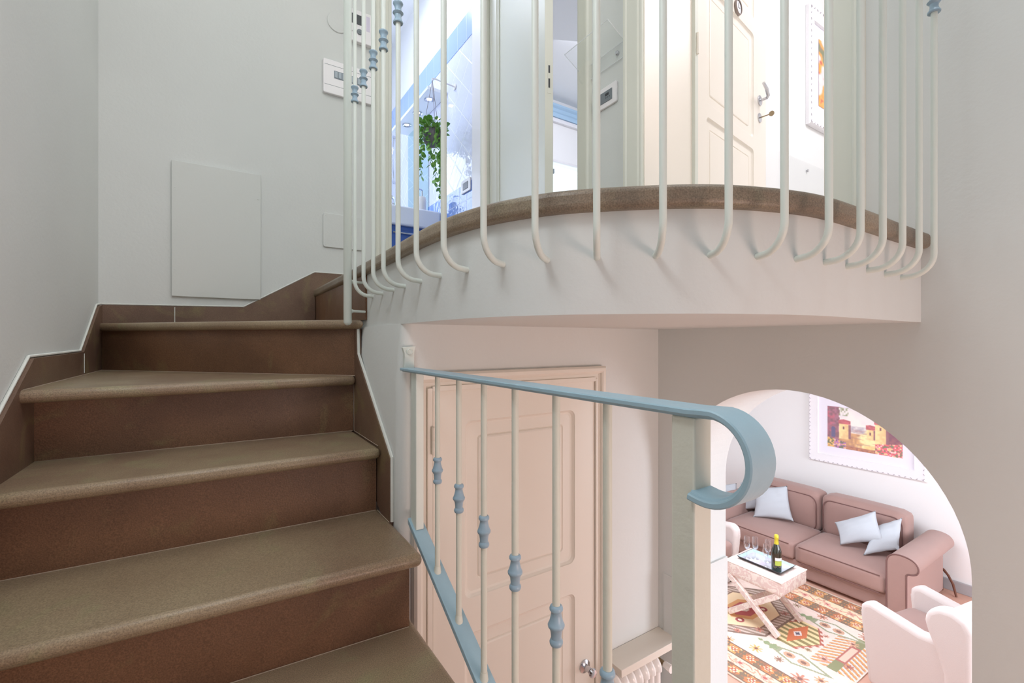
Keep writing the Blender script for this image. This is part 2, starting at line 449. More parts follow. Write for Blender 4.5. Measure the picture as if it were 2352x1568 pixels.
# skirtings
def plate(poly, d0, d1, fn, name, m=None, **k):
    b = MB(); b.prism(poly, d0, d1, fn); return obj(name, b, m or SKIRT, st, **k)
plate([(.55, -1.0), (.55, -.42), (.93, -.42), (1.20, -.23), (1.258, -.222), (1.553, -.041), (2.053, -.035), (2.30, .133), (2.345, .141), (2.345, -.2), (1.6, -.4), (1.2, -.8)], UL, UL + .014, YZ, 'skirting')
plate([(UL + .013, -.3), (UL + .013, .141), (.107, .151), (.40, .329), (.69, .331), (.69, ZL), (.40, ZL), (.40, 0), (.2, -.3)], VB - .014, VB, XZ, 'skirting')
plate([(1.168, -.48), (1.168, -.304), (1.50, -.045), (1.512, .05), (1.60, .05), (1.60, -.3), (1.2, -.49), (1.168, -.49)], .380, .396, YZ, 'skirting')
JOINT = mat('joint_mortar', (176, 158, 140), .9)
def bead(pts, r=.0036):
    b = MB(); b.tube(pts, r, 6); return obj('mortar_bead', b, MORTAR if r > .002 else JOINT, st, smooth=True)
U1, V1 = UL + .004, VB - .004
bead([(U1, .93, -.416), (U1, 1.2, -.226), (U1, 1.258, -.218), (U1, 1.553, -.036), (U1, 2.053, -.030), (U1, 2.30, .139), (U1 + .004, 2.35, .146)])
bead([(UL + .01, V1, .146), (.107, V1, .155), (.40, V1, .333), (.67, V1, .335)], .003)
bead([(.386, 1.166, -.468), (.386, 1.166, -.302), (.387, 1.499, -.040), (.388, 1.511, .052)], .0045)
for p, q, zz in (((UL + .014, 2.335), (.378, 1.512), ZB_), ((UL, 1.553), (.375, 1.531), ZC_), ((UL, 1.30), (.375, 1.276), ZD), ((UL, 1.044), (.370, 1.002), ZE)):
    bead([(*p, zz), (*q, zz)], .0012)
for pts in ([(UL + .015, 1.47, ZB_), (UL + .015, 2.34, ZB_)], [(.3795, 1.27, ZC_), (.3795, 1.53, ZC_)], [(.3795, 1.17, ZD), (.3795, 1.276, ZD)], [(.3795, 1.530, ZC_), (.3795, 1.532, ZB_ - T)]):
    bead(pts, .0011)
for vv in (2.053,):
    b = MB(); b.tube([(UL + .0145, vv, -.105), (UL + .0145, vv, -.04)], .0012, 5); obj('mortar_bead', b, MORTAR, st)
b = MB(); b.tube([(-.14, VB - .0145, .075), (-.14, VB - .0145, .142)], .0014, 5); obj('mortar_bead', b, MORTAR, st)

# ------------------------------------------------------------------ upper railing
rail = thing('landing_railing', 'cream bar railing curving round the landing with bars bent into the fascia', 'railing', (.345, 1.45, .05))
COLLAR_U = [(r_ * .86, z_ * .80) for r_, z_ in [(.0060, -.029), (.0125, -.029), (.0132, -.0265), (.0125, -.024), (.0102, -.021), (.0082, -.014), (.0088, -.006), (.0118, -.003), (.0140, 0), (.0118, .003), (.0088, .006), (.0082, .014), (.0102, .021), (.0125, .024), (.0132, .0265), (.0125, .029), (.0072, .029)]]
OUT = offset(FASC, -.055)
SPOTS = [.94, 1.043, 1.147, 1.243, 1.358, 1.467, 1.576, 1.683, 1.782, 1.880, 1.978, 2.075, 2.168, 2.257, 2.343, 2.430, 2.522, 2.616, 2.706]
LEN = [0]
for a, b in zip(OUT, OUT[1:]): LEN.append(LEN[-1] + math.hypot(a[0] - b[0], a[1] - b[1]))
def along(s):
    for i in range(len(OUT) - 1):
        if LEN[i + 1] >= s:
            t = (s - LEN[i]) / (LEN[i + 1] - LEN[i]); a, b = OUT[i], OUT[i + 1]
            p = Vector((a[0] + (b[0] - a[0]) * t, a[1] + (b[1] - a[1]) * t, 0)); d = Vector((b[0] - a[0], b[1] - a[1], 0)).normalized()
            return p, Vector((-d.y, d.x, 0))          # inward normal, towards the fascia
TOPZ = 1.22
for s in SPOTS:
    p, n = along(s); R = .043; zb = .14
    path = [p + Vector((0, 0, TOPZ)), p + Vector((0, 0, .5)), p + Vector((0, 0, zb + R))]
    path += [p + n * (R - R * math.cos(a)) + Vector((0, 0, zb + R - R * math.sin(a))) for a in [PI / 2 * k / 10 for k in range(1, 11)]]
    path += [p + n * .0575 + Vector((0, 0, zb - .001))]
    m = MB(); m.tube(path, .0057, 12); b = obj('baluster', m, BARP, rail, smooth=True)
    m = MB(); m.lathe(COLLAR_U, 16, Matrix.Translation(p + Vector((0, 0, .747 - .037 * (s - .94) / 1.766)))); k = obj('collar', m, BLUE_K, b, smooth=True); k['label'] = 'blue ringed collar'
PP = Vector((.345, 1.468, 0))
m = MB(); m.lathe([(.002, .050), (.008, .0525), (.0122, .059), (.0122, TOPZ)], 20, Matrix.Translation(PP)); post = obj('post', m, BARP, rail, smooth=True)
for zz in (.187, .095):
    m = MB(); m.tube([PP + Vector((.006, .002, zz)), PP + Vector((.013, .004, zz)), PP + Vector((.02, .006, zz)), PP + Vector((.058, .018, zz))], [.0095, .007, .0042, .0040], 10); obj('wall_pin', m, BARP, post, smooth=True)
m = MB(); cv = [PP + Vector((0, 0, TOPZ))] + [Vector((*q, TOPZ)) for q in OUT if q[1] < 1.44]
m.sweep(cv, [(.0, -.02), (.012, -.02), (.016, -.012), (.016, .012), (.012, .02), (0, .02)], (0, 0, 1)); obj('handrail', m, BLUE, rail, smooth=True)

# ------------------------------------------------------------------ lower railing
RU = .414
low = thing('stair_railing', 'short cream railing with pale blue curled handrail beside the lower steps', 'railing', (RU, .7, ZE))
PROF = [(-.0195, -.0048), (-.0208, -.0034), (-.0208, .0006), (-.0196, .0020), (-.0160, .0026), (-.0148, .0044), (-.0126, .0052), (.0126, .0052), (.0148, .0044), (.0160, .0026), (.0196, .0020), (.0208, .0006), (.0208, -.0034), (.0195, -.0048)]
path = [Vector((RU, v, -.0715)) for v in (1.128, .9, .7, .5, .36, .31)]
CV, CZ, CR = .268, -.1125, .0425
pp = [(.290, -.0716), (.278, -.0709)] + [(CV - (CR + .0) * math.sin(a), CZ + CR * math.cos(a)) for a in [PI * k / 26 for k in range(1, 27)]] + [(.275, -.1545), (.286, -.1525)]
path += [Vector((RU, v, zz)) for v, zz in pp]
m = MB(); m.sweep(path, PROF, (1, 0, 0)); obj('handrail', m, BLUE, low, smooth=True, ang=24)
m = MB(); m.box(.400, .428, .2825, .3105, -1.6, -.0765); nw = obj('newel_post', m, NEWP, low, bevel=.002)
COLLAR_L = [(.0060, -.029), (.0085, -.0285), (.0096, -.026), (.0099, -.0235), (.0090, -.021), (.0076, -.019), (.0078, -.014), (.0086, -.008), (.0100, -.0045), (.0118, -.0025), (.0124, 0), (.0121, .0018), (.0112, .003), (.0094, .008), (.0080, .014), (.0074, .0185), (.0082, .0205), (.0098, .0225), (.0099, .0250), (.0090, .0275), (.0072, .029), (.006, .029)]
BVS = [.941, .835, .732, .628, .520, .417]
slope = lambda v: -.445 - .52 * (1.065 - v)
for i, v in enumerate(BVS):
    m = MB(); m.tube([(RU, v, -.074), (RU, v, slope(v) + .002)], .0059, 14); b = obj('baluster', m, NEWP, low, smooth=True)
    m = MB(); m.lathe(COLLAR_L, 18, Matrix.Translation((RU, v, -.286 - .031 * i))); k = obj('collar', m, BLUE_K, b, smooth=True); k['label'] = 'blue vase-shaped collar'
    m = MB(); m.tube([(RU, v, slope(v) - .004), (RU, v, slope(v) + .012)], [.0085, .0065], 12); obj('weld', m, NEWP, b, smooth=True)
m = MB(); rp = lambda a, b, d: (d, a, b)
m.prism([(1.085, slope(1.085)), (1.085, slope(1.085) - .014), (.30, slope(.30) - .014), (.30, slope(.30))], .398, .432, rp); obj('bottom_rail', m, BLUE, low, bevel=.0015)
m = MB(); m.box(.404, .424, 1.045, 1.078, slope(1.06) - .006, -.076); obj('end_bar', m, BARP, low, bevel=.0015)
m = MB(); m.prism([(.402, -.076), (.402, -.03), (.397, -.015), (.432, -.012), (.428, -.03), (.428, -.076)], 1.118, 1.1305, XZ); wb = obj('wall_strap', m, BARP, low, bevel=.0015)
m = MB(); m.lathe([(.0085, 0), (.0085, .003), (.0065, .0045), (.0045, .003), (.003, .0042), (.0005, .0042)], 18, Matrix.Translation((.415, 1.118, -.026)) @ Matrix.Rotation(PI / 2, 4, 'X')); obj('screw', m, BARP, wb, smooth=True)

# ------------------------------------------------------------------ doors
def rrect(cx, cy, w, h, r, n=6):
    out = []
    for sx, sy, a0 in ((1, 1, 0), (-1, 1, PI / 2), (-1, -1, PI), (1, -1, 3 * PI / 2)):
        for k in range(n + 1):
            a = a0 + PI / 2 * k / n
            out.append((cx + sx * (w / 2 - r) + r * math.cos(a), cy + sy * (h / 2 - r) + r * math.sin(a)))
    return out
def routed_leaf(name, w, h, th, panels, m, parent, M, prof=((0, 0), (.0015, -.003), (.007, -.0085), (.013, -.010), (.043, -.0085), (.046, -.0118), (.049, -.008), (.053, -.0065))):
    """door leaf in local x (width), z (height), front face at y=0 facing -y, routed rounded panels"""
    b = MB(); bm = b.b
    outer = [bm.verts.new((x, 0, z)) for x, z in ((0, 0), (w, 0), (w, h), (0, h))]
    back = [bm.verts.new((x, th, z)) for x, z in ((0, 0), (w, 0), (w, h), (0, h))]
    bm.faces.new(back)
    for i in range(4): bm.faces.new((outer[i], outer[(i + 1) % 4], back[(i + 1) % 4], back[i]))
    edges = [bm.edges.get((outer[i], outer[(i + 1) % 4])) for i in range(4)]
    for (x0, x1, z0, z1) in panels:
        loops = []
        for o_, d_ in prof:
            r = max(.022 - o_ * .3, .004)
            loops.append([bm.verts.new((x, -d_, z)) for x, z in rrect((x0 + x1) / 2, (z0 + z1) / 2, x1 - x0 - 2 * o_, z1 - z0 - 2 * o_, r)])
        for a, c in zip(loops, loops[1:]):
            for k in range(len(a)): bm.faces.new((a[k], a[(k + 1) % len(a)], c[(k + 1) % len(a)], c[k]))
        bm.faces.new(loops[-1])
        l0 = loops[0]; edges += [bm.edges.get((l0[k], l0[(k + 1) % len(l0)])) for k in range(len(l0))]
    bmesh.ops.triangle_fill(bm, use_beauty=True, use_dissolve=False, edges=edges)
    for v in bm.verts: v.co = M @ v.co
    return obj(name, b, m, parent, smooth=True, ang=12)

def casing(parent, u0, u1, z0, z1, wid, plane, axis, m=CASE, sign=-1, base=0):
    """moulded door casing round an opening. axis 'x': wall along x at y=plane; 'y': wall along y at x=plane"""
    pr = [(0, 0), (0, .010), (.006, .014), (.014, .014), (.020, .019), (wid - .022, .022), (wid - .016, .027), (wid - .006, .027), (wid, .020), (wid, 0)]
    def P(a, dep, zz):
        return (a, plane + sign * dep, zz) if axis == 'x' else (plane + sign * dep, a, zz)
    b = MB(); bm = b.b
    rings = []
    for corner in ((u0, z0, -1, 0), (u0, z1, -1, 1), (u1, z1, 1, 1), (u1, z0, 1, 0)):
        cu, cz, su, sz = corner
        rings.append([bm.verts.new(P(cu + su * o_, d_, cz + sz * o_)) for o_, d_ in pr])
    for a, c in zip(rings, rings[1:]):
        for k in range(len(pr) - 1): bm.faces.new((a[k], a[k + 1], c[k + 1], c[k]))
    return obj('casing', b, m, parent, smooth=True, ang=20)

# lower door
d1 = thing('door_1', 'cream panelled door under the landing, seen through the lower railing', 'door', (.76, VD, ZF), kind='structure')
M1 = Matrix.Translation((.480, VD - .012, ZF + .004))
routed_leaf('leaf', .572, -.131 - ZF, .012, [(.093, .488, 1.378, 1.867), (.093, .488, .22, 1.281)], DOORP, d1, M1)
casing(d1, .465, 1.056, ZF, -.122, .040, VD, 'x', DOORP)
m = MB(); m.box(.462, .476, VD - .02, VD, ZF, -.122); m.box(1.053, 1.060, VD - .02, VD, ZF, -.122); m.box(.4765, 1.0525, VD - .02, VD, -.131, -.117); obj('door_stop', m, DOORP, d1, bevel=.001)
for zz in (-.258, -1.0, -1.75):
    m = MB(); M = Matrix.Translation((.4755, VD - .026, zz))
    m.lathe([(.001, -.037), (.0048, -.036), (.0052, -.034), (.0052, -.001), (.0046, 0), (.0052, .001), (.0052, .034), (.0048, .036), (.001, .037)], 12, M); obj('hinge', m, DOORP, d1, smooth=True)
dh = MB(); dh.lathe([(.001, 0), (.021, 0), (.021, .004), (.012, .007), (.009, .010), (.009, .030), (.013, .034), (.015, .040), (.012, .046), (.001, .048)], 20, Matrix.Translation((1.008, VD - .012, -1.055)) @ Matrix.Rotation(PI / 2, 4, 'X')); o = obj('door_handle', dh, CHROME, d1, smooth=True); o['label'] = 'chrome handle'

# bathroom doorway
d2 = thing('door_2', 'cream moulded frame of the bathroom doorway behind the railing', 'door frame', (1.05, VB, ZL), kind='structure')
casing(d2, .775, 1.318, ZL, 2.30, .085, VB, 'x')
m = MB(); m.box(.765, .777, VB - .004, VB + .115, ZL, 2.31); m.box(1.316, 1.343, VB - .004, VB + .115, ZL, 2.31); m.box(.765, 1.33, VB - .004, VB + .115, 2.30, 2.36); obj('jamb', m, PLAS, d2, bevel=.001)

# bedroom doorway with its leaf ajar towards the landing
d3 = thing('door_3', 'flat cream bedroom door standing ajar, lock edge showing behind the railing', 'door', (UR, 1.9, ZL), kind='structure')
casing(d3, 1.574, 2.25, ZL, 2.30, .085, UR, 'y')
m = MB(); m.box(UR - .003, UR + WT, 1.569, 1.578, ZL, 2.31); m.box(UR - .003, UR + WT, 2.246, 2.256, ZL, 2.31); m.box(UR - .003, UR + WT, 1.569, 2.256, 2.30, 2.362); obj('jamb', m, CASE, d3, bevel=.001)
al = math.radians(14.0)
H = Vector((UR - .008, 2.246, ZL + .006)); dv = Vector((-math.sin(al), -math.cos(al), 0)); nv = Vector((-math.cos(al), math.sin(al), 0))
M3 = Matrix(((dv.x, -nv.x, 0, H.x), (dv.y, -nv.y, 0, H.y), (0, 0, 1, H.z), (0, 0, 0, 1)))
m = MB(); m.box(0, .655, 0, .040, 0, 2.04, M3); lf = obj('leaf', m, CASE, d3, bevel=.002)
m = MB(); m.box(.6545, .6565, .012, .028, .84, .98, M3); lp = obj('lock_plate', m, CASE, lf)
for z0, z1 in ((.93, .963), (.865, .905)):
    m = MB(); m.box(.656, .6575, .016, .024, z0, z1, M3); obj('latch_slot', m, DARKP, lp)

# entry doorway and the cream door standing open inside it
d4 = thing('door_4', 'cream panelled entrance door standing open beyond the upper doorway', 'door', (UR, .9, ZL), kind='structure')
casing(d4, .574, 1.198, ZL, 2.30, .090, UR, 'y')
m = MB(); m.box(UR - .003, UR + WT, .569, .578, ZL, 2.31); m.box(UR - .003, UR + WT, 1.194, 1.204, ZL, 2.31); m.box(UR - .003, UR + WT, .569, 1.204, 2.30, 2.362); obj('jamb', m, DOORC, d4, bevel=.001)
H = Vector((1.702, 1.197, ZL + .006)); dv = Vector((.988, .153, 0)).normalized(); nv = Vector((dv.y, -dv.x, 0))
M4 = Matrix(((dv.x, -nv.x, 0, H.x), (dv.y, -nv.y, 0, H.y), (0, 0, 1, H.z), (0, 0, 0, 1)))
zz = lambda z: z - ZL - .006
lf = routed_leaf('leaf', .79, 2.06, .04, [(.10, .625, zz(.30), zz(.985)), (.10, .625, zz(1.045), zz(1.575)), (.10, .625, zz(1.65), zz(2.2))], DOORC, d4, M4)
m = MB(); m.box(-.028, -.002, -.012, .05, .0, 2.06, M4); obj('hinge_stile', m, CASE, d4, bevel=.001)
for z0 in (zz(1.20), zz(.4), zz(2.0)):
    m = MB(); m.lathe([(.001, -.045), (.006, -.044), (.006, .044), (.001, .045)], 10, M4 @ Matrix.Translation((-.014, -.016, z0 + .045))); obj('hinge', m, DOORC, d4, smooth=True)
R90 = Matrix.Rotation(PI / 2, 4, 'X')
m = MB(); m.lathe([(.001, 0), (.026, 0), (.026, .005), (.017, .009), (.007, .011), (.007, .04), (.001, .04)], 18, M4 @ Matrix.Translation((.700, 0, zz(1.262))) @ R90)
m.tube([M4 @ Vector(q) for q in ((.700, -.036, zz(1.262)), (.690, -.046, zz(1.267)), (.655, -.052, zz(1.285)), (.610, -.052, zz(1.300)))], [.007, .008, .0085, .007], 10)
o = obj('door_handle', m, CHROME, lf, smooth=True); o['label'] = 'chrome lever handle'
m = MB(); m.lathe([(.001, 0), (.024, 0), (.024, .004), (.015, .006), (.001, .006)], 18, M4 @ Matrix.Translation((.700, 0, zz(1.172))) @ R90)
kl = obj('keyhole_plate', m, CHROME, lf, smooth=True)
m = MB(); m.tube([M4 @ Vector(q) for q in ((.700, -.004, zz(1.172)), (.698, -.05, zz(1.172)))], .003, 8)
m.lathe([(.004, -.002), (.013, -.002), (.013, .002), (.004, .002)], 14, M4 @ Matrix.Translation((.697, -.060, zz(1.172))) @ Matrix.Rotation(PI / 2, 4, 'Y'))
o = obj('key', m, BRASS, kl, smooth=True)
ck = thing('door_clock', 'small round white dial mounted on the rail of the open cream door', 'clock', tuple(M4 @ Vector((.42, -.004, zz(1.61)))))
MC = M4 @ Matrix.Translation((.42, 0, zz(1.612))) @ R90
m = MB(); m.lathe([(.001, .001), (.030, .001), (.030, .007), (.001, .007)], 26, MC); obj('dial', m, PLAS, ck, smooth=True)
m = MB(); m.lathe([(.030, .001), (.035, .001), (.035, .009), (.0325, .012), (.030, .009)], 26, MC, caps=False); obj('bezel', m, mat('clock_rim', (150, 134, 128), .4), ck, smooth=True)
m = MB(); m.box(-.001, .001, -.002, .022, .0072, .0082, MC); m.box(-.002, .016, -.001, .001, .0072, .0082, MC); obj('hands', m, DARKP, ck)

# ------------------------------------------------------------------ things on the stairwell walls
ap = thing('access_panel', 'large flush rectangular access panel painted like the wall above the steps', 'access panel', (.01, VB, .19))
m = MB(); m.box(-.151, .173, VB - .012, VB - .0005, .188, .751); obj('panel', m, PANELP, ap, bevel=.0015)
for x in (-.14, .163):
    for z in (.30, .64):
        m = MB(); m.lathe([(.001, 0), (.0035, 0), (.0035, .0012), (.001, .0012)], 10, Matrix.Translation((x, VB - .012, z)) @ R90); obj('screw', m, PANELP, ap, smooth=True)
fb = thing('fuse_box', 'white recessed fuse box with breakers showing through its cover slots', 'fuse box', (.555, VB, 1.2))
m = MB(); m.prism(rrect(.555, 1.288, .236, .165, .008), VB - .016, VB - .0005, XZ); obj('cover', m, PLAS, fb, bevel=.003)
for z in (1.344, 1.247):
    m = MB(); m.box(.443, .667, VB - .0165, VB - .0155, z - .0008, z + .0008); obj('seam', m, PLASG, fb)
for k, x in enumerate((.487, .562, .597)):
    w = (.062, .022, .036)[k]
    m = MB(); m.box(x, x + w, VB - .0165, VB - .0150, 1.284, 1.322); sl = obj('slot', m, mat('breaker_window', (120, 132, 142), .35), fb)
    m = MB()
    for q in range(max(1, int(w / .018))): m.box(x + .003 + q * .018, x + .016 + q * .018, VB - .0195, VB - .016, 1.288, 1.318)
    obj('breaker', m, mat('breaker_grey', (168, 180, 190), .4), sl, bevel=.001)
ct = thing('heating_controller', 'white wall controller with dark screen and round dial above the fuse box', 'controller', (.605, VB, 1.498))
m = MB(); m.box(.540, .672, VB - .024, VB - .0005, 1.498, 1.655); obj('case', m, PLAS, ct, bevel=.003)
m = MB(); m.box(.566, .622, VB - .0248, VB - .0235, 1.583, 1.632); obj('screen', m, DARKP, ct)
for x, r in ((.607, .014), (.567, .008)):
    m = MB(); m.lathe([(.001, 0), (r, 0), (r, .004), (r * .8, .006), (r * .35, .006), (r * .3, .008), (.001, .008)], 18, Matrix.Translation((x, VB - .024, 1.548)) @ R90); obj('dial', m, PLASG if r > .01 else PLAS, ct, smooth=True)
m = MB(); m.box(.640, .658, VB - .0246, VB - .0238, 1.565, 1.64); obj('notice', m, mat('notice_lilac', (214, 208, 226), .5), ct)
m = MB(); m.lathe([(.001, 0), (.048, 0), (.050, .002), (.048, .004), (.001, .004)], 30, Matrix.Translation((.507, VB - .0005, 1.572)) @ R90)
tag(obj('round_cover', m, PAINT, smooth=True), 'round painted cover plate on the wall beside the heating controller', 'cover plate')
jp = thing('junction_cover', 'rounded rectangular junction cover painted like the wall, behind the railing post', 'cover plate', (.535, VB, .46))
m = MB(); m.prism(rrect(.535, .542, .194, .166, .012), VB - .008, VB - .0005, XZ); obj('plate', m, PAINT, jp, bevel=.0025)
for x, z in ((.452, .612), (.618, .612), (.452, .472), (.618, .472)):
    m = MB(); m.lathe([(.001, 0), (.003, 0), (.001, .001)], 8, Matrix.Translation((x, VB - .008, z)) @ R90); obj('screw', m, PANELP, jp)

# socket and acrylic shelf on the wall between the two doorways
R90Y = Matrix.Rotation(-PI / 2, 4, 'Y')
so = thing('wall_socket', 'white framed socket with dark grey insert on the pier between the doorways', 'socket', (UR, 1.40, .985))
m = MB(); m.prism(rrect(1.402, 1.026, .136, .086, .008), UR - .010, UR - .0005, YZ); obj('frame', m, PLAS, so, bevel=.002)
m = MB(); m.box(UR - .012, UR - .009, 1.358, 1.452, 1.003, 1.049); ins = obj('insert', m, PLASG, so, bevel=.001)
for y in (1.372, 1.382, 1.392):
    m = MB(); m.lathe([(.0005, 0), (.0026, 0), (.0005, .0008)], 10, Matrix.Translation((UR - .012, y, 1.02)) @ R90Y); obj('socket_hole', m, DARKP, ins)
m = MB(); m.box(UR - .0135, UR - .0115, 1.376, 1.396, 1.028, 1.038); obj('switch_key', m, DARKP, ins, bevel=.001)
sh = thing('acrylic_shelf', 'small clear acrylic leaflet shelf screwed above the dark socket', 'shelf', (UR, 1.42, 1.15))
m = MB(); m.box(UR - .008, UR - .0035, 1.296, 1.56, 1.147, 1.212); m.prism([(UR - .008, 1.208), (UR - .0035, 1.212), (UR - .095, 1.262), (UR - .098, 1.258)], 1.296, 1.56, lambda a, b, d: (a, d, b)); obj('plate', m, ACRYL, sh, bevel=.001)
m = MB(); m.lathe([(.001, 0), (.009, 0), (.009, .008), (.007, .010), (.001, .010)], 18, Matrix.Translation((UR - .0005, 1.335, 1.180)) @ R90Y); obj('stud', m, CHROME, sh, smooth=True)
m = MB(); m.tube([(UR - .01, 1.52, 1.150), (UR - .03, 1.52, 1.135), (UR - .045, 1.52, 1.145), (UR - .045, 1.52, 1.16)], .004, 8); obj('hook', m, ACRYL, sh, smooth=True)
ACE = mat('acrylic_edge', (236, 240, 242), .08, spec=.8)
for pth in ([(UR - .006, 1.296, 1.147), (UR - .006, 1.56, 1.147), (UR - .006, 1.56, 1.21), (UR - .0965, 1.56, 1.260), (UR - .0965, 1.296, 1.260), (UR - .006, 1.296, 1.21), (UR - .006, 1.296, 1.147)], [(UR - .006, 1.296, 1.21), (UR - .006, 1.56, 1.21)]):
    m = MB(); m.tube(pth, .0016, 6); obj('plate_edge', m, ACE, sh, smooth=True)

# radiator shelf, radiator and dado by the arch
m = MB(); m.box(1.098, UR - .001, 1.043, VD - .001, -1.085, -1.06)
tag(obj('wall_shelf', m, DOORP, bevel=.0015), 'thick cream shelf fixed over the radiator beside the lower door', 'shelf')
rd = thing('radiator', 'white column radiator with rounded sections under the cream shelf', 'radiator', (1.2, 1.085, -1.9))
for k in range(7):
    x = 1.095 + .031 * k
    m = MB()
    for y in (1.052, 1.105):
        m.tube([(x, y, -1.85), (x, y, -1.135)], .0115, 12)
    m.grid(lambda a, b, x=x: Vector((x, 1.0785, -1.132)) + Vector((.0150 * math.sin(2 * PI * b) * (abs(math.sin(2 * PI * b)) ** .2), 0, 0)) + Vector((0, math.cos(PI * a), math.sin(PI * a))) * (.030 + .0145 * math.cos(2 * PI * b)), 14, 14)
    m.box(x - .013, x + .013, 1.05, 1.107, -1.86, -1.84)
    obj('section', m, RADW, rd, smooth=True)
m = MB(); m.tube([(1.296, 1.082, -1.128), (1.318, 1.082, -1.128)], .010, 8); m.tube([(1.318, 1.092, -1.128), (1.318, 1.05, -1.128)], .009, 8); m.ball((1.318, 1.082, -1.128), .013, 8); vl = obj('valve', m, BRASS, rd)
m = MB(); m.tube([(1.318, 1.05, -1.128), (1.318, 1.02, -1.128)], [.011, .014], 12); obj('valve_knob', m, RADW, vl, smooth=True)
m = MB(); m.prism([(1.062, ZF), (1.104, ZF), (1.104, -.85), (1.062, -.85)], UR - .004, UR + .002, YZ); m.box(UR - .004, UR + WT, 1.052, 1.064, ZF, -.85)
struct('trim_arch', m, PAINT, 'thin raised dado on the left jamb of the arch', 'dado')

# ------------------------------------------------------------------ entry room: picture and splash panel
def painting_mesh(name, w, h, fn, nx, nz, M, parent):
    b = MB(); b.grid(lambda i, j: M @ Vector((i * w, 0, j * h)), nx, nz)
    o = obj(name, b, PICM, parent)
    at = o.data.color_attributes.new('pattern', 'FLOAT_COLOR', 'POINT')
    inv = M.inverted()
    vals = []
    for v in o.data.vertices:
        q = inv @ v.co
        vals.append(mixc(fn(q.x / w, q.z / h), (250, 236, 236), .30))
    R = nz + 1                                     # soften the brush edges a little
    for _ in range(2):
        vals = [tuple((vals[i * R + j][c] * 2 + vals[max(i - 1, 0) * R + j][c] + vals[min(i + 1, nx) * R + j][c] + vals[i * R + max(j - 1, 0)][c] + vals[i * R + min(j + 1, nz)][c]) / 6 for c in range(3)) for i in range(nx + 1) for j in range(R)]
    at.data.foreach_set('color', [q for c in vals for q in (*lin(c), 1)])
    return o
def hsh(x, y, s=0):
    v = math.sin(x * 127.1 + y * 311.7 + s * 74.7) * 43758.5453
    return v - math.floor(v)
def vno(x, y, s=0):
    ix, iy = math.floor(x), math.floor(y); fx, fy = x - ix, y - iy
    fx, fy = fx * fx * (3 - 2 * fx), fy * fy * (3 - 2 * fy)
    a = hsh(ix, iy, s) * (1 - fx) + hsh(ix + 1, iy, s) * fx; b = hsh(ix, iy + 1, s) * (1 - fx) + hsh(ix + 1, iy + 1, s) * fx
    return a * (1 - fy) + b * fy
def mixc(a, b, t):
    t = max(0, min(1, t)); return tuple(p + (q - p) * t for p, q in zip(a, b))
def framed(name, label, w, h, fw, mw, M, fn, group=None, nx=90, nz=60):
    """picture in a carved white frame: local x width, z height, facing -y"""
    t = thing(name, label, 'picture', tuple(M @ Vector((w / 2, 0, 0))), group)
    b = MB(); bm = b.b; pr = [(0, 0), (0, .022), (.008, .030), (.028, .026), (fw - .014, .018), (fw - .004, .020), (fw, .012), (fw, .004)]
    rings = []
    for cx, cz, sx, sz in ((0, 0, 1, 1), (w, 0, -1, 1), (w, h, -1, -1), (0, h, 1, -1)):
        rings.append([bm.verts.new(M @ Vector((cx + sx * o_, -d_, cz + sz * o_))) for o_, d_ in pr])
    for i in range(4):
        a, c = rings[i], rings[(i + 1) % 4]
        for k in range(len(pr) - 1): bm.faces.new((a[k], a[k + 1], c[k + 1], c[k]))
    fr_ = obj('frame', b, FRAMEW, t, smooth=True, ang=25)
    b = MB(); st_ = .040; n1, n2 = int(w / st_), int(h / st_)
    Rm = M.to_3x3().to_4x4()
    for k in range(n1):
        for zz_ in (.013, h - .013): b.ball(M @ Vector(((k + .5) * w / n1, -.029, zz_)), .008, 6, (1.25, .45, .38), Rm @ Matrix.Rotation(.5 * (-1) ** k, 4, 'Y'))
    for k in range(n2):
        for xx_ in (.013, w - .013): b.ball(M @ Vector((xx_, -.029, (k + .5) * h / n2)), .008, 6, (.38, .45, 1.25), Rm @ Matrix.Rotation(.5 * (-1) ** k, 4, 'Y'))
    cv_ = obj('frame_carving', b, CARVE_SHADE, fr_, smooth=True)
    b = MB(); b.grid(lambda i, j: M @ Vector((fw + i * (w - 2 * fw), -.005, fw + j * (h - 2 * fw))), 1, 1); obj('mat_board', b, MATT, t)
    a = fw + mw; M2 = M @ Matrix.Translation((a, -.007, a))
    painting_mesh('print', w - 2 * a, h - 2 * a, fn, nx, nz, M2, t)
    return t
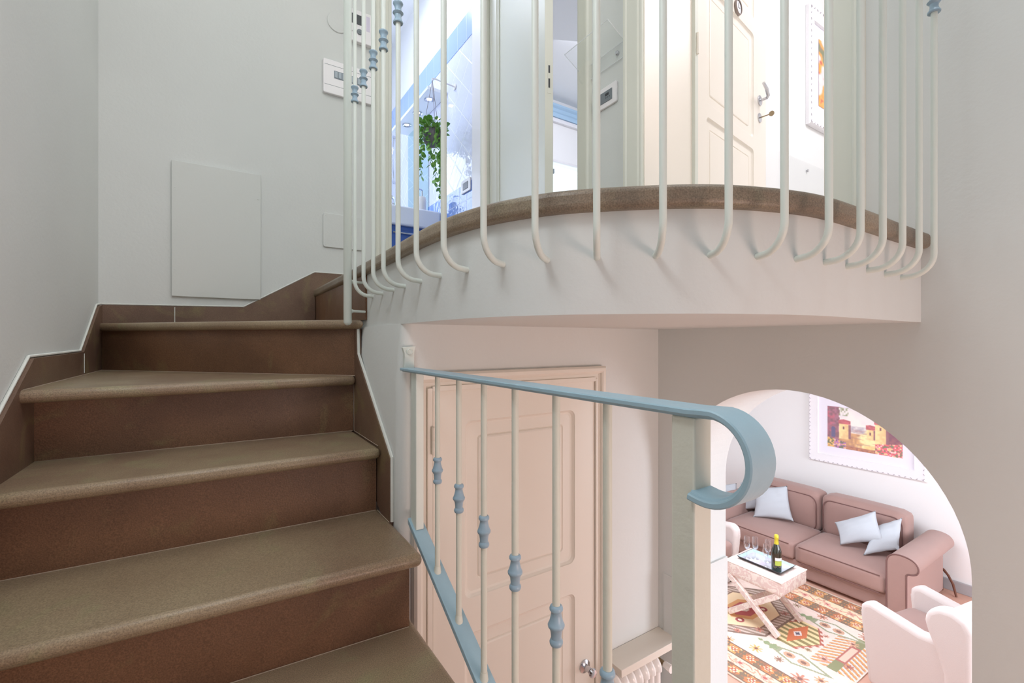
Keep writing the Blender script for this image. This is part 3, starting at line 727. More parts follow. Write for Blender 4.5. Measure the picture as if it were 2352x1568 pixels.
def village(x, y):
    n = vno(x * 34, y * 22) - .5; n2 = vno(x * 12, y * 9, 3) - .5
    c = mixc((250, 244, 232), (226, 220, 226), (y - .6) * 1.2 + n2)
    if y < .52 + n * .05: c = mixc((226, 208, 206), (244, 226, 196), (.52 - y) * 6)
    if .33 < x < .62 and .42 < y < .58: c = mixc(c, (156, 150, 164), .5 + n)
    # lane
    if y < .40: c = mixc((176, 116, 74), (226, 164, 92), vno(x * 40, y * 16, 5))
    cx = .56 + .10 * (.5 - y) + .035 * math.sin(15 * y); hw = .045 + (.52 - y) * .36
    if y < .52:
        e_ = abs(x - cx) / hw + n * .5
        c = mixc(mixc((255, 240, 160), (240, 186, 92), max(0, .30 - y) * 2.4 + n * .9), c, (e_ - .55) / .6)
        if vno(x * 9, y * 60, 7) > .66: c = mixc(c, (150, 92, 92), .45)
    if y < .08: c = mixc((128, 60, 52), (196, 120, 72), vno(x * 50, y * 30, 4))
    # dark gable with arched door
    if x < .17 + n * .02 and y > .18: c = mixc((150, 84, 104), (110, 66, 78), .5 + n * 1.8); c = mixc(c, (196, 70, 90), (vno(x * 22, y * 20, 8) - .6) * 2.2)
    if abs(x - .085) < .028 and .25 < y < .46 + .05 * math.sqrt(max(0, 1 - ((x - .085) / .028) ** 2)): c = (66, 62, 104)
    # yellow houses with red roofs
    for x0, x1, y0, y1 in ((.17, .30, .24, .62), (.55, .64, .30, .56), (.66, .80, .18, .70)):
        if x0 < x < x1 and y0 < y < y1: c = mixc((250, 224, 140), (232, 184, 112), (x - x0) / (x1 - x0) + n)
        if x1 <= x < x1 + .035 and y0 + .02 < y < y1 - .03: c = mixc((138, 78, 84), (104, 62, 74), .5 + n)
        if x0 - .01 < x < x1 + .03 and y1 - .02 < y < y1 + .09 - abs(x - (x0 + x1) / 2) * .3: c = mixc((214, 84, 92), (164, 62, 70), .5 + n * 1.6)
        if abs(x - (x0 + x1) / 2) < .010 and y1 - .15 < y < y1 - .08: c = (104, 54, 58)
    if x > .83 + n * .03 and .15 < y < .95: c = mixc((126, 62, 70), (96, 50, 66), .5 + n * 1.6)
    if y > .8 and .16 < x < .3: c = mixc(c, (120, 132, 84), (vno(x * 40, y * 30, 2) - .35) * 2)
    # flower banks
    fl = vno(x * 46, y * 30, 9)
    if x < .27 and y < .24 - x * .3: c = (84, 92, 62) if fl < .35 else ((176, 92, 168) if x > .1 and fl < .72 else (232, 170, 74) if fl < .85 else (226, 190, 220))
    if x > .66 and y < .22 + (x - .66) * .25: c = (92, 104, 66) if fl < .3 else ((232, 72, 84) if fl < .62 else (246, 220, 214) if fl < .78 else (226, 190, 86))
    return c
def blossoms(x, y):
    a, b = vno(x * 7, y * 7, 1), vno(x * 18, y * 18, 2)
    c = mixc((236, 130, 40), (250, 180, 70), b)
    if a > .58: c = mixc((250, 240, 230), (226, 210, 214), b)
    if a < .33: c = mixc((84, 116, 76), (150, 110, 80), b)
    if b > .83: c = (206, 70, 50)
    return c
MP = Matrix.Translation((3.322, 1.499, 1.455))
framed('picture_frame', 'white carved frame with orange flower print beyond the upper doorway', .95, .80, .085, .085, MP, blossoms, nx=90, nz=90)
MV = Matrix(((0, 1, 0, 5.199), (-1, 0, 0, 2.305), (0, 0, 1, -1.222), (0, 0, 0, 1)))
framed('picture_frame', 'white carved frame with a village lane painting above the mauve sofa', .935, .74, .085, .082, MV, village, nx=240, nz=150)
sp = thing('splash_panel', 'clear acrylic panel screwed to the entry wall below the flower print', 'panel', (3.6, 1.5, ZL))
m = MB(); m.box(2.972, 4.2, 1.490, 1.496, ZL + .02, 1.197); obj('sheet', m, ACRYL, sp)
for x in (3.334, 4.1):
    m = MB(); m.lathe([(.001, 0), (.008, 0), (.008, .006), (.001, .007)], 12, Matrix.Translation((x, 1.4995, 1.145)) @ R90 ); m.lathe([(.001, 0), (.010, 0), (.008, .004), (.001, .005)], 12, Matrix.Translation((x, 1.490, 1.145)) @ R90); obj('screw', m, CHROME, sp, smooth=True)

# ------------------------------------------------------------------ bedroom window
w1 = thing('window_1', 'bright bedroom window in a white surround under a pale blue pelmet', 'window', (3.6, 4.0, ZL), kind='structure')
m = MB(); m.box(3.018, 3.062, 3.955, 4.06, ZL, 2.472); m.box(3.062, 4.30, 3.965, 4.06, 2.425, 2.468); m.box(4.28, 4.32, 3.955, 4.06, ZL, 2.472); obj('surround', m, PLAS, w1, bevel=.003)
m = MB(); m.box(3.062, 4.28, 4.00, 4.02, 2.02, 2.425); obj('shutter_box', m, PAINT_W, w1)
m = MB(); m.box(3.085, 4.28, 4.075, 4.08, ZL + .2, 2.02); obj('pane', m, DAY, w1)
m = MB(); m.box(3.062, 3.095, 4.0, 4.05, ZL, 2.02); m.box(3.062, 4.28, 4.0, 4.05, 2.0, 2.02); obj('sash', m, PLAS, w1, bevel=.002)
bl = thing('window_blind', 'white pleated blind covering the bright bedroom window', 'blind', (3.6, 3.99, ZL))
m = MB(); n = 70
m.grid(lambda a, b: Vector((3.10 + a * 1.17, 4.035 + .006 * (1 if int(round(b * n)) % 2 else -1), .5 + b * 1.49)), 1, n); obj('pleats', m, BLIND, bl)
m = MB(); m.box(3.155, 3.168, 4.01, 4.03, 1.87, 1.92); obj('latch', m, PLASG, bl, bevel=.002)
m = MB(); m.prism([(3.95, 2.47), (3.998, 2.47), (3.998, 2.60), (3.925, 2.60), (3.925, 2.578), (3.945, 2.56), (3.945, 2.525), (3.955, 2.515)], 2.7, 4.5, lambda a, b, d: (d, a, b))
tag(obj('pelmet', m, PELM), 'pale blue moulded wooden pelmet above the bedroom window', 'pelmet')

# ------------------------------------------------------------------ bathroom
m = MB(); m.box(1.338, 1.3445, 3.22, 3.638, .95, 1.70)
tag(obj('mirror', m, MIRROR), 'frameless greenish mirror over the bathroom vanity', 'mirror')
so_ = thing('lighting_shelf', 'thin white canopy with three round spotlights over the vanity', 'canopy', (1.28, 3.3, 1.70))
m = MB(); m.box(1.20, 1.344, 2.89, 3.638, 1.70, 1.722); obj('board', m, VANW, so_, bevel=.002)
for y in (3.01, 3.235, 3.46):
    MS = Matrix.Translation((1.262, y, 1.70)) @ Matrix.Rotation(PI, 4, 'X')
    m = MB(); m.lathe([(.018, 0), (.036, 0), (.036, .004), (.030, .006), (.018, .001)], 20, MS, caps=False); sl = obj('spotlight', m, CHROME, so_, smooth=True)
    m = MB(); m.lathe([(.001, .0005), (.018, .0005), (.016, .002), (.001, .003)], 16, MS); obj('lens', m, SPOT, sl, smooth=True)
va = thing('vanity_unit', 'white topped bathroom vanity with blue cabinet under the mirror', 'vanity', (1.1, 3.3, ZL))
m = MB(); m.box(.80, 1.344, 3.0, 3.638, .79, .92); obj('basin_top', m, VANW, va, bevel=.012)
m = MB(); m.box(.84, 1.344, 3.03, 3.638, ZL + .08, .79); cb = obj('cabinet', m, VANB, va, bevel=.004)
m = MB(); m.box(.90, 1.344, 3.07, 3.638, ZL, ZL + .08); obj('plinth', m, VANW, va)
m = MB(); m.box(.86, 1.32, 3.018, 3.032, ZL + .12, .755); cd = obj('cabinet_door', m, VANB, va, bevel=.003)
m = MB(); m.tube([(1.0, 3.005, .735), (1.16, 3.005, .735)], .006, 8); obj('door_handle', m, CHROME, cd, smooth=True)
sd = thing('soap_dispenser', 'white soap dispenser with chrome pump standing on the vanity', 'soap dispenser', (1.22, 3.05, .92))
MS = Matrix.Translation((1.225, 3.05, .92))
m = MB(); m.lathe([(.001, 0), (.026, 0), (.028, .004), (.028, .085), (.022, .098), (.010, .102), (.001, .102)], 18, MS); obj('bottle', m, PLAS, sd, smooth=True)
m = MB(); m.tube([(1.225, 3.05, 1.02), (1.225, 3.05, 1.062), (1.215, 3.04, 1.066), (1.19, 3.03, 1.064)], .005, 8); obj('pump', m, CHROME, sd, smooth=True)
m = MB(); m.tube([(1.10, 3.30, .92), (1.10, 3.30, 1.02), (1.085, 3.27, 1.045), (1.06, 3.22, 1.04)], [.018, .014, .012, .010], 12)
tag(obj('faucet', m, CHROME, smooth=True), 'chrome mixer tap at the back of the white vanity', 'faucet')
hs = thing('shower_hose', 'chrome shower hose hanging on the bathroom tiles beyond the mirror', 'shower hose', (1.33, 3.95, 1.40))
m = MB(); pth = [Vector((1.325 - .03 * math.sin(PI * t), 3.95 - .05 * math.sin(PI * t), 1.80 - .40 * t)) for t in [k / 24 for k in range(25)]]
m.tube(pth, .006, 8); obj('hose', m, CHROME, hs, smooth=True)
for z_ in (1.80, 1.40):
    m = MB(); m.tube([(1.345, 3.95, z_), (1.315, 3.95, z_)], .013, 12); obj('bracket', m, CHROME, hs, smooth=True)
sw = thing('bathroom_switch', 'white framed dark switch on the glossy bathroom tiles', 'switch', (1.345, 2.6, .955))
m = MB(); m.prism(rrect(2.60, .99, .125, .082, .01), 1.335, 1.3445, YZ); obj('frame', m, PLAS, sw, bevel=.002)
m = MB(); m.box(1.333, 1.336, 2.565, 2.635, .968, 1.012); obj('rocker', m, DARKP, sw, bevel=.001)
# hanging plant
PX, PY = 1.174, 2.75
m = MB(); m.tube([(1.344, PY + .02, 1.70), (1.20, PY + .005, 1.70), (PX, PY, 1.693), (PX, PY, 1.68)], .005, 8); m.lathe([(.001, 0), (.02, 0), (.02, .005), (.001, .006)], 14, Matrix.Translation((1.3445, PY + .02, 1.70)) @ R90Y)
tag(obj('plant_hook', m, PLAS, smooth=True), 'small white wall hook from which the bathroom plant hangs', 'hook')
pl = thing('hanging_plant', 'trailing green plant in a grey hanging pot in the bathroom', 'plant', (PX, PY, 1.26))
m = MB(); m.lathe([(.001, 1.262), (.040, 1.262), (.055, 1.285), (.066, 1.345), (.067, 1.352), (.060, 1.352), (.056, 1.335), (.001, 1.33)], 24, Matrix.Translation((PX, PY, 0))); obj('pot', m, POT, pl, smooth=True)
for k in range(3):
    a = 2 * PI * k / 3 + .4
    m = MB(); m.tube([(PX + .063 * math.cos(a), PY + .063 * math.sin(a), 1.352), (PX, PY, 1.682)], .0014, 5); obj('cord', m, CORD, pl)
rnd = random.Random(11)
lv = MB(); stm = MB()
def leaf(b, c, d, s, roll):
    d = d.normalized(); side = d.cross(Vector((0, 0, 1)))
    if side.length < .1: side = Vector((1, 0, 0))
    side.normalize(); side = (Matrix.Rotation(roll, 3, d) @ side); up = side.cross(d)
    rows = []
    for t, w in ((0, .04), (.25, .40), (.55, .48), (.82, .30), (1, .02)):
        p = c + d * s * t - up * s * .18 * t * t
        rows.append([b.b.verts.new(p + side * s * w + up * s * .06), b.b.verts.new(p), b.b.verts.new(p - side * s * w + up * s * .06)])
    for q, r in zip(rows, rows[1:]):
        for k in (0, 1): b.b.faces.new((q[k], q[k + 1], r[k + 1], r[k]))
for k in range(120):
    a = rnd.random() * 2 * PI; rr = .085 * math.sqrt(rnd.random()); h = rnd.random()
    c = Vector((PX + rr * math.cos(a), PY + rr * math.sin(a), 1.345 + .10 * h * (1 - rr * 5)))
    leaf(lv, c, Vector((math.cos(a), math.sin(a), rnd.uniform(-.3, 1.2))), rnd.uniform(.022, .036), rnd.uniform(-.9, .9))
    if k % 4 == 0: stm.tube([(PX + rr * .4 * math.cos(a), PY + rr * .4 * math.sin(a), 1.335), c], .0012, 4)
for k, (a, ln) in enumerate(((3.4, .34), (3.0, .24), (4.0, .16), (5.0, .46), (4.6, .40), (5.5, .36), (.4, .30), (5.2, .24), (2.4, .18), (1.3, .22))):
    p = Vector((PX + .062 * math.cos(a), PY + .062 * math.sin(a), 1.358)); path = [p]
    n = int(ln / .016)
    for i in range(n):
        q = path[-1] + Vector((math.cos(a) * .004 * max(0, 1 - i / 6) + rnd.uniform(-.003, .003), math.sin(a) * .004 * max(0, 1 - i / 6) + rnd.uniform(-.003, .003), -.016 if i else .002)); path.append(q)
        a2 = rnd.random() * 2 * PI
        leaf(lv, q, Vector((math.cos(a2), math.sin(a2), rnd.uniform(-1.4, -.1))), rnd.uniform(.022, .038), rnd.uniform(-1, 1))
    stm.tube(path, .0013, 5)
obj('foliage', lv, LEAF, pl, smooth=True, ang=180); obj('stems', stm, LEAF, pl)

# ------------------------------------------------------------------ living room
def soft_box(b, dims, r, M, bulge=(0, 0, 0), cuts=9):
    tmp = bmesh.new(); bmesh.ops.create_cube(tmp, size=2.0)
    bmesh.ops.subdivide_edges(tmp, edges=tmp.edges, cuts=cuts, use_grid_fill=True)
    hx = [d / 2 for d in dims]; mp = {}
    for v in tmp.verts:
        q = Vector([c * h for c, h in zip(v.co, hx)])
        i = Vector([max(-(h - r), min(h - r, c)) for c, h in zip(q, hx)])
        d = q - i
        if d.length > 1e-9: q = i + d.normalized() * r
        s = v.co
        for k in range(3):
            o1, o2 = (k + 1) % 3, (k + 2) % 3
            q[k] += bulge[k] * s[k] * (1 - s[o1] ** 2) * (1 - s[o2] ** 2)
        mp[v] = b.b.verts.new(M @ q)
    for f in tmp.faces: b.b.faces.new([mp[v] for v in f.verts])
    tmp.free(); return b
def tmat(x, y, z): return Matrix.Translation((x, y, z))

sofa = thing('sofa', 'long mauve two seat sofa with rolled arms against the white wall', 'sofa', (4.7, 2.0, ZF))
m = MB(); soft_box(m, (.80, 1.56, .145), .02, tmat(4.70, 2.04, -1.993)); obj('base', m, SOFA, sofa, smooth=True, ang=60)
for v0, v1 in ((1.362, 2.022), (2.026, 2.686)):
    m = MB(); soft_box(m, (.56, v1 - v0, .155), .035, tmat(4.545, (v0 + v1) / 2, -1.857), (.008, 0, .022)); c = obj('seat_cushion', m, SOFA, sofa, smooth=True, ang=80)
    m = MB()
    for zc in (-1.792, -1.928): m.tube([(4.2665, y, zc) for y in (v0 + .04, (v0 + v1) / 2, v1 - .04)], .0040, 6)
    obj('piping', m, SOFAP, c, smooth=True)
for v0, v1 in ((1.398, 2.040), (2.050, 2.70)):
    m = MB(); soft_box(m, (.22, v1 - v0, .385), .055, tmat(4.915, (v0 + v1) / 2, -1.637), (.022, 0, .010)); c = obj('back_cushion', m, SOFA, sofa, smooth=True, ang=80)
    m = MB(); m.tube([(4.8005, y, z) for y, z in rrect((v0 + v1) / 2, -1.645, v1 - v0 - .05, .325, .07) + [rrect((v0 + v1) / 2, -1.645, v1 - v0 - .05, .325, .07)[0]]], .0045, 6, caps=False); obj('piping', m, SOFAP, c, smooth=True)
ARM = [(1.362, -2.07), (1.362, -1.66), (1.352, -1.625), (1.327, -1.60), (1.29, -1.588), (1.24, -1.590), (1.20, -1.605), (1.177, -1.632), (1.170, -1.662), (1.180, -1.692), (1.205, -1.708), (1.230, -1.714), (1.240, -1.728), (1.240, -2.07)]
ARM = ARM[:2] + [(a, c) for a, c in catmull(ARM[1:13], 4)[1:-1]] + ARM[12:]
for mir in (False, True):
    pr = [((2.686 + 1.362 - a) if mir else a, c) for a, c in ARM]
    m = MB(); m.prism(pr, 4.268, 5.10, YZ); a_ = obj('arm', m, SOFA, sofa, bevel=.010, seg=3)
    m = MB(); m.tube([(4.268, a, c) for a, c in pr], .0045, 6); obj('piping', m, SOFAP, a_, smooth=True)

def pillow(label, tl, tr, br, bl, th, seed, group='pale blue throw pillows on the sofa'):
    tl, tr, br, bl = [Vector(p) for p in (tl, tr, br, bl)]
    c = (tl + tr + br + bl) / 4; nrm = (tr - tl).cross(bl - tl).normalized()
    if nrm.x > 0: nrm = -nrm
    m = MB(); n = 22
    def at(a, b, sg):
        s, t = 2 * a - 1, 2 * b - 1
        s2, t2 = s * (1 - .08 * (1 - t * t)), t * (1 - .08 * (1 - s * s))
        x, y = (s2 + 1) / 2, (t2 + 1) / 2
        p = (tl * (1 - x) + tr * x) * (1 - y) + (bl * (1 - x) + br * x) * y
        e = max(0, (1 - s * s) * (1 - t * t)) ** .55
        wr = .006 * math.sin(9 * s + 5 * t * t + seed) * (s * s + t * t) * e + .004 * math.sin(14 * t + seed * 2 + 3 * s) * e * abs(s)
        return p + nrm * sg * (e * th / 2 + wr)
    m.grid(lambda a, b: at(a, b, 1), n, n); m.grid(lambda a, b: at(a, b, -1), n, n)
    bmesh.ops.remove_doubles(m.b, verts=m.b.verts, dist=1e-5)
    return tag(obj('throw_pillow', m, CUSH, smooth=True, ang=120), label, 'pillow', group)
pillow('pale blue pillow standing square on the left seat cushion', (4.66, 2.58, -1.491), (4.76, 2.317, -1.43), (4.68, 2.218, -1.734), (4.54, 2.536, -1.765), .10, 1.0)
pillow('pale blue pillow tucked behind the square one on the left seat', (4.72, 2.778, -1.512), (4.79, 2.529, -1.41), (4.77, 2.492, -1.732), (4.66, 2.709, -1.768), .09, 2.2)
pillow('pale pillow in the far sofa corner, mostly hidden by the arch', (4.62, 3.02, -1.582), (4.74, 2.829, -1.533), (4.66, 2.757, -1.737), (4.48, 2.85, -1.775), .10, 3.1)
pillow('pale blue pillow tilted in front on the right seat cushion', (4.62, 1.847, -1.607), (4.72, 1.58, -1.44), (4.62, 1.484, -1.644), (4.5, 1.759, -1.746), .10, 4.4)
pillow('slumped pale blue pillow leaning against the right sofa arm', (4.76, 1.603, -1.59), (4.79, 1.42, -1.464), (4.66, 1.40, -1.69), (4.46, 1.578, -1.755), .08, 5.3)

# armchairs: local x across, y towards the front, z up
def armchair(label, org, f):
    f = Vector((*f, 0)).normalized(); r = Vector((f.y, -f.x, 0))
    M = Matrix(((r.x, f.x, 0, org[0]), (r.y, f.y, 0, org[1]), (0, 0, 1, ZF + .0085), (0, 0, 0, 1)))
    t = thing('armchair', label, 'armchair', (org[0], org[1], ZF), 'pale armchairs round the ottoman')
    arm = [(-.27, .012), (.200, .012), (.222, .24), (.243, .41), (.240, .462), (.222, .492), (.185, .505), (.10, .492), (-.06, .468), (-.15, .478), (-.27, .53)]
    for x0, x1 in ((-.285, -.205), (.205, .285)):
        m = MB(); m.prism(arm, x0, x1, lambda a, b, d: M @ Vector((d, a, b))); a_ = obj('arm', m, CHAIRF, t, bevel=.030, seg=5)
        m = MB(); m.tube([M @ Vector((x0 + .026, a, c)) for a, c in ((.203, .06), (.2225, .24), (.236, .35), (.243, .425))], .0035, 6); obj('piping', m, CHAIRF, a_, smooth=True)
    m = MB(); soft_box(m, (.60, .15, .60), .06, M @ tmat(0, -.235, .365), (0, .03, .02)); bk = obj('backrest', m, CHAIRF, t, smooth=True, ang=80)
    wing = [(-.31, .015), (-.31, .60), (-.285, .655), (-.225, .68), (-.160, .67), (-.115, .63), (-.100, .575), (-.118, .515), (-.150, .44), (-.185, .33), (-.20, .015)]
    for x0, x1 in ((-.318, -.225), (.225, .318)):
        m = MB(); m.prism(wing, x0, x1, lambda a, b, d: M @ Vector((d, a, b))); obj('wing', m, CHAIRF, bk, bevel=.036, seg=6)
    m = MB(); soft_box(m, (.405, .40, .13), .035, M @ tmat(0, .03, .305), (0, 0, .03)); obj('seat_cushion', m, SOFA, t, smooth=True, ang=80)
    m = MB(); soft_box(m, (.42, .42, .22), .02, M @ tmat(0, .0, .13)); obj('base', m, CHAIRF, t, smooth=True, ang=60)
    for x in (-.24, .24):
        for y in (-.25, .18):
            m = MB(); m.lathe([(.001, 0), (.012, 0), (.018, .06), (.001, .06)], 10, M @ tmat(x, y, .0)); obj('leg', m, WOOD, t, smooth=True)
    return t
armchair('cream pink armchair with brown seat at the right edge of the arch', (3.557, .9005), (.21, .978))
armchair('cream pink armchair beyond the ottoman, mostly hidden by the arch jamb', (3.541, 2.49), (-.10, -.995))

# ottoman table, tray, bottle and glasses
ot = thing('ottoman_table', 'damask covered ottoman table on crossed legs in front of the sofa', 'ottoman', (3.46, 1.845, ZF))
m = MB(); soft_box(m, (.36, .42, .105), .014, tmat(3.465, 1.845, -1.7225), (.002, .002, .004), 7); tp = obj('top', m, DAMASK, ot, smooth=True, ang=60)
m = MB(); m.tube([(*q, -1.676) for q in ((3.286, 1.636), (3.644, 1.636), (3.644, 2.054), (3.286, 2.054), (3.286, 1.636))], .0035, 6); obj('piping', m, DAMASK, tp, smooth=True)
for u in (3.300, 3.630):
    for k, (v0, v1) in enumerate(((1.665, 2.03), (2.03, 1.665))):
        d = Vector((0, v1 - v0, 1.79 - 2.09 + .61)); p, q = Vector((u + .004 * k, v0, ZF + .026)), Vector((u + .004 * k, v1, -1.775))
        dd = (q - p).normalized(); sd = Vector((1, 0, 0)); nn = dd.cross(sd)
        MM = Matrix(((dd.x, sd.x, nn.x, p.x), (dd.y, sd.y, nn.y, p.y), (dd.z, sd.z, nn.z, p.z), (0, 0, 0, 1)))
        m = MB(); m.box(0, (q - p).length, -.016, .016, -.019, .019, MM); obj('leg', m, DAMASK, ot, bevel=.004)
tr = thing('tray', 'shallow dark edged tray with pale blue print on the ottoman', 'tray', (3.47, 1.845, -1.666))
m = MB()
def trect(o_, z): return [(3.364 - o_, 1.682 - o_, z), (3.582 + o_, 1.682 - o_, z), (3.582 + o_, 2.006 + o_, z), (3.364 - o_, 2.006 + o_, z)]
rg = [[m.b.verts.new(p) for p in trect(o_, z)] for o_, z in ((-.016, -1.6655), (.0, -1.645), (-.004, -1.645), (-.018, -1.660))]
m.b.faces.new(rg[0])
for a, c in zip(rg, rg[1:]):
    for k in range(4): m.b.faces.new((a[k], a[(k + 1) % 4], c[(k + 1) % 4], c[k]))
m.b.faces.new(rg[3])
m.b.faces.ensure_lookup_table()
for f_ in m.b.faces[9:]: f_.material_index = 1
obj('rim', m, [TRAYK, mat('tray_inside', (186, 214, 222), .25)], tr)
m = MB(); m.box(3.383, 3.563, 1.701, 1.987, -1.661, -1.6585); obj('print', m, TRAYT, tr)
bo = thing('wine_bottle', 'dark sparkling wine bottle with yellow foil standing on the tray', 'bottle', (3.405, 1.735, -1.658))
MBt = tmat(3.408, 1.733, -1.6585)
m = MB(); m.lathe([(.001, .006), (.020, .001), (.030, .001), (.0335, .006), (.0335, .130), (.0325, .148), (.026, .170), (.0165, .192), (.0150, .198), (.001, .198)], 24, MBt); obj('glass_body', m, BOTG, bo, smooth=True)
m = MB(); m.lathe([(.0158, .186), (.0165, .190), (.0145, .205), (.0130, .228), (.0150, .232), (.0152, .244), (.0142, .256), (.010, .262), (.001, .263)], 20, MBt); o = obj('foil_cap', m, FOIL, bo, smooth=True); o['label'] = 'yellow foil cap'
def wrap(z0, z1, r, a0, a1, mm, nm):
    m = MB(); m.grid(lambda a, b: MBt @ Vector((r * math.cos(a0 + (a1 - a0) * a), r * math.sin(a0 + (a1 - a0) * a), z0 + (z1 - z0) * b)), 14, 1); return obj(nm, m, mm, bo, smooth=True)
wrap(.050, .082, .0339, 3.35, 4.9, LABELG, 'label'); wrap(.084, .105, .0339, 3.35, 4.9, LABELW, 'neck_label')
GP = [(.001, 0), (.026, .0005), (.025, .002), (.006, .006), (.0035, .012), (.0032, .055), (.006, .066), (.016, .080), (.0225, .098), (.0235, .112), (.0205, .150), (.0190, .165), (.0180, .165), (.0195, .150), (.0224, .112), (.0214, .098), (.015, .082), (.004, .072), (.001, .072)]
for lb, x, y in (('champagne glass nearest the bottle, standing at the front of the tray', 3.405, 1.806), ('champagne glass standing behind the bottle at the back of the tray', 3.490, 1.838),
                 ('champagne glass at the far left corner of the tray', 3.418, 1.958), ('tallest looking champagne glass, in the middle of the group', 3.462, 1.918)):
    m = MB(); m.lathe(GP, 24, tmat(x, y, -1.6585), caps=False)
    tag(obj('champagne_glass', m, GLASSM, smooth=True, ang=80), lb, 'glass', 'glasses on the tray')

# curved wooden stand behind the sofa arm
ws = thing('wooden_stand', 'brown curved wooden stand on the floor beyond the right sofa arm', 'stand', (5.09, 1.19, ZF))
m = MB(); m.tube([(5.13, 1.262, -1.905), (5.13, 1.245, -1.915), (5.12, 1.215, -1.945), (5.10, 1.18, -2.0), (5.08, 1.155, ZF + .004)], [.010, .010, .009, .009, .008], 10); obj('curved_leg', m, WOOD, ws, smooth=True)
m = MB(); m.tube([(5.13, 1.262, -1.90), (5.13, 1.258, ZF + .001)], .011, 10); obj('leg', m, WOOD, ws, smooth=True)

# rug
RX0, RX1, RY0, RY1 = 2.70, 4.265, 1.195, 3.25
def stripes(e, b, w=.34):
    """border bands by distance e (0..1) from the long edge; w is the border width in metres"""
    fl = vno(b * 60, e * w * 60, 3); f2 = vno(b * 22, e * w * 22, 6)
    if e < .05: return mixc((228, 210, 192), (176, 140, 112), fl * .5)
    if e < .075 or .345 < e < .37 or .66 < e < .685 or e > .97: return (106, 80, 68)
    c0 = .21 if e < .345 else .515 if e < .66 else .83
    per = .115 if c0 != .515 else .16
    k = math.floor(b / per); x = (b - (k + .5) * per); y = (e - c0) * w
    r = math.hypot(x, y); an = math.atan2(y, x); pet = .8 + .25 * math.cos(6 * an)
    if c0 == .515:
        c = mixc((244, 228, 186), (238, 206, 176), f2)
        sw = abs(y - .022 * math.sin(2 * PI * b / per + (k % 2) * 2)) 
        if sw < .006: c = (214, 130, 110)
        if r < .030 * pet: c = (228, 160, 148) if r > .012 else (176, 84, 76)
        if fl > .74: c = (206, 150, 128)
        return c
    c = mixc((208, 130, 70), (178, 96, 62), f2) if k % 3 else mixc((222, 158, 84), (196, 120, 66), f2)
    if r < .026 * pet: c = (240, 214, 184) if r > .016 else (168, 70, 62) if r > .007 else (240, 210, 170)
    elif abs(abs(x) - per * .42) < .010 + .006 * math.sin(y * 160): c = (116, 96, 76)
    elif fl > .70: c = (142, 92, 70)
    elif fl < .20: c = (236, 190, 128)
    return c
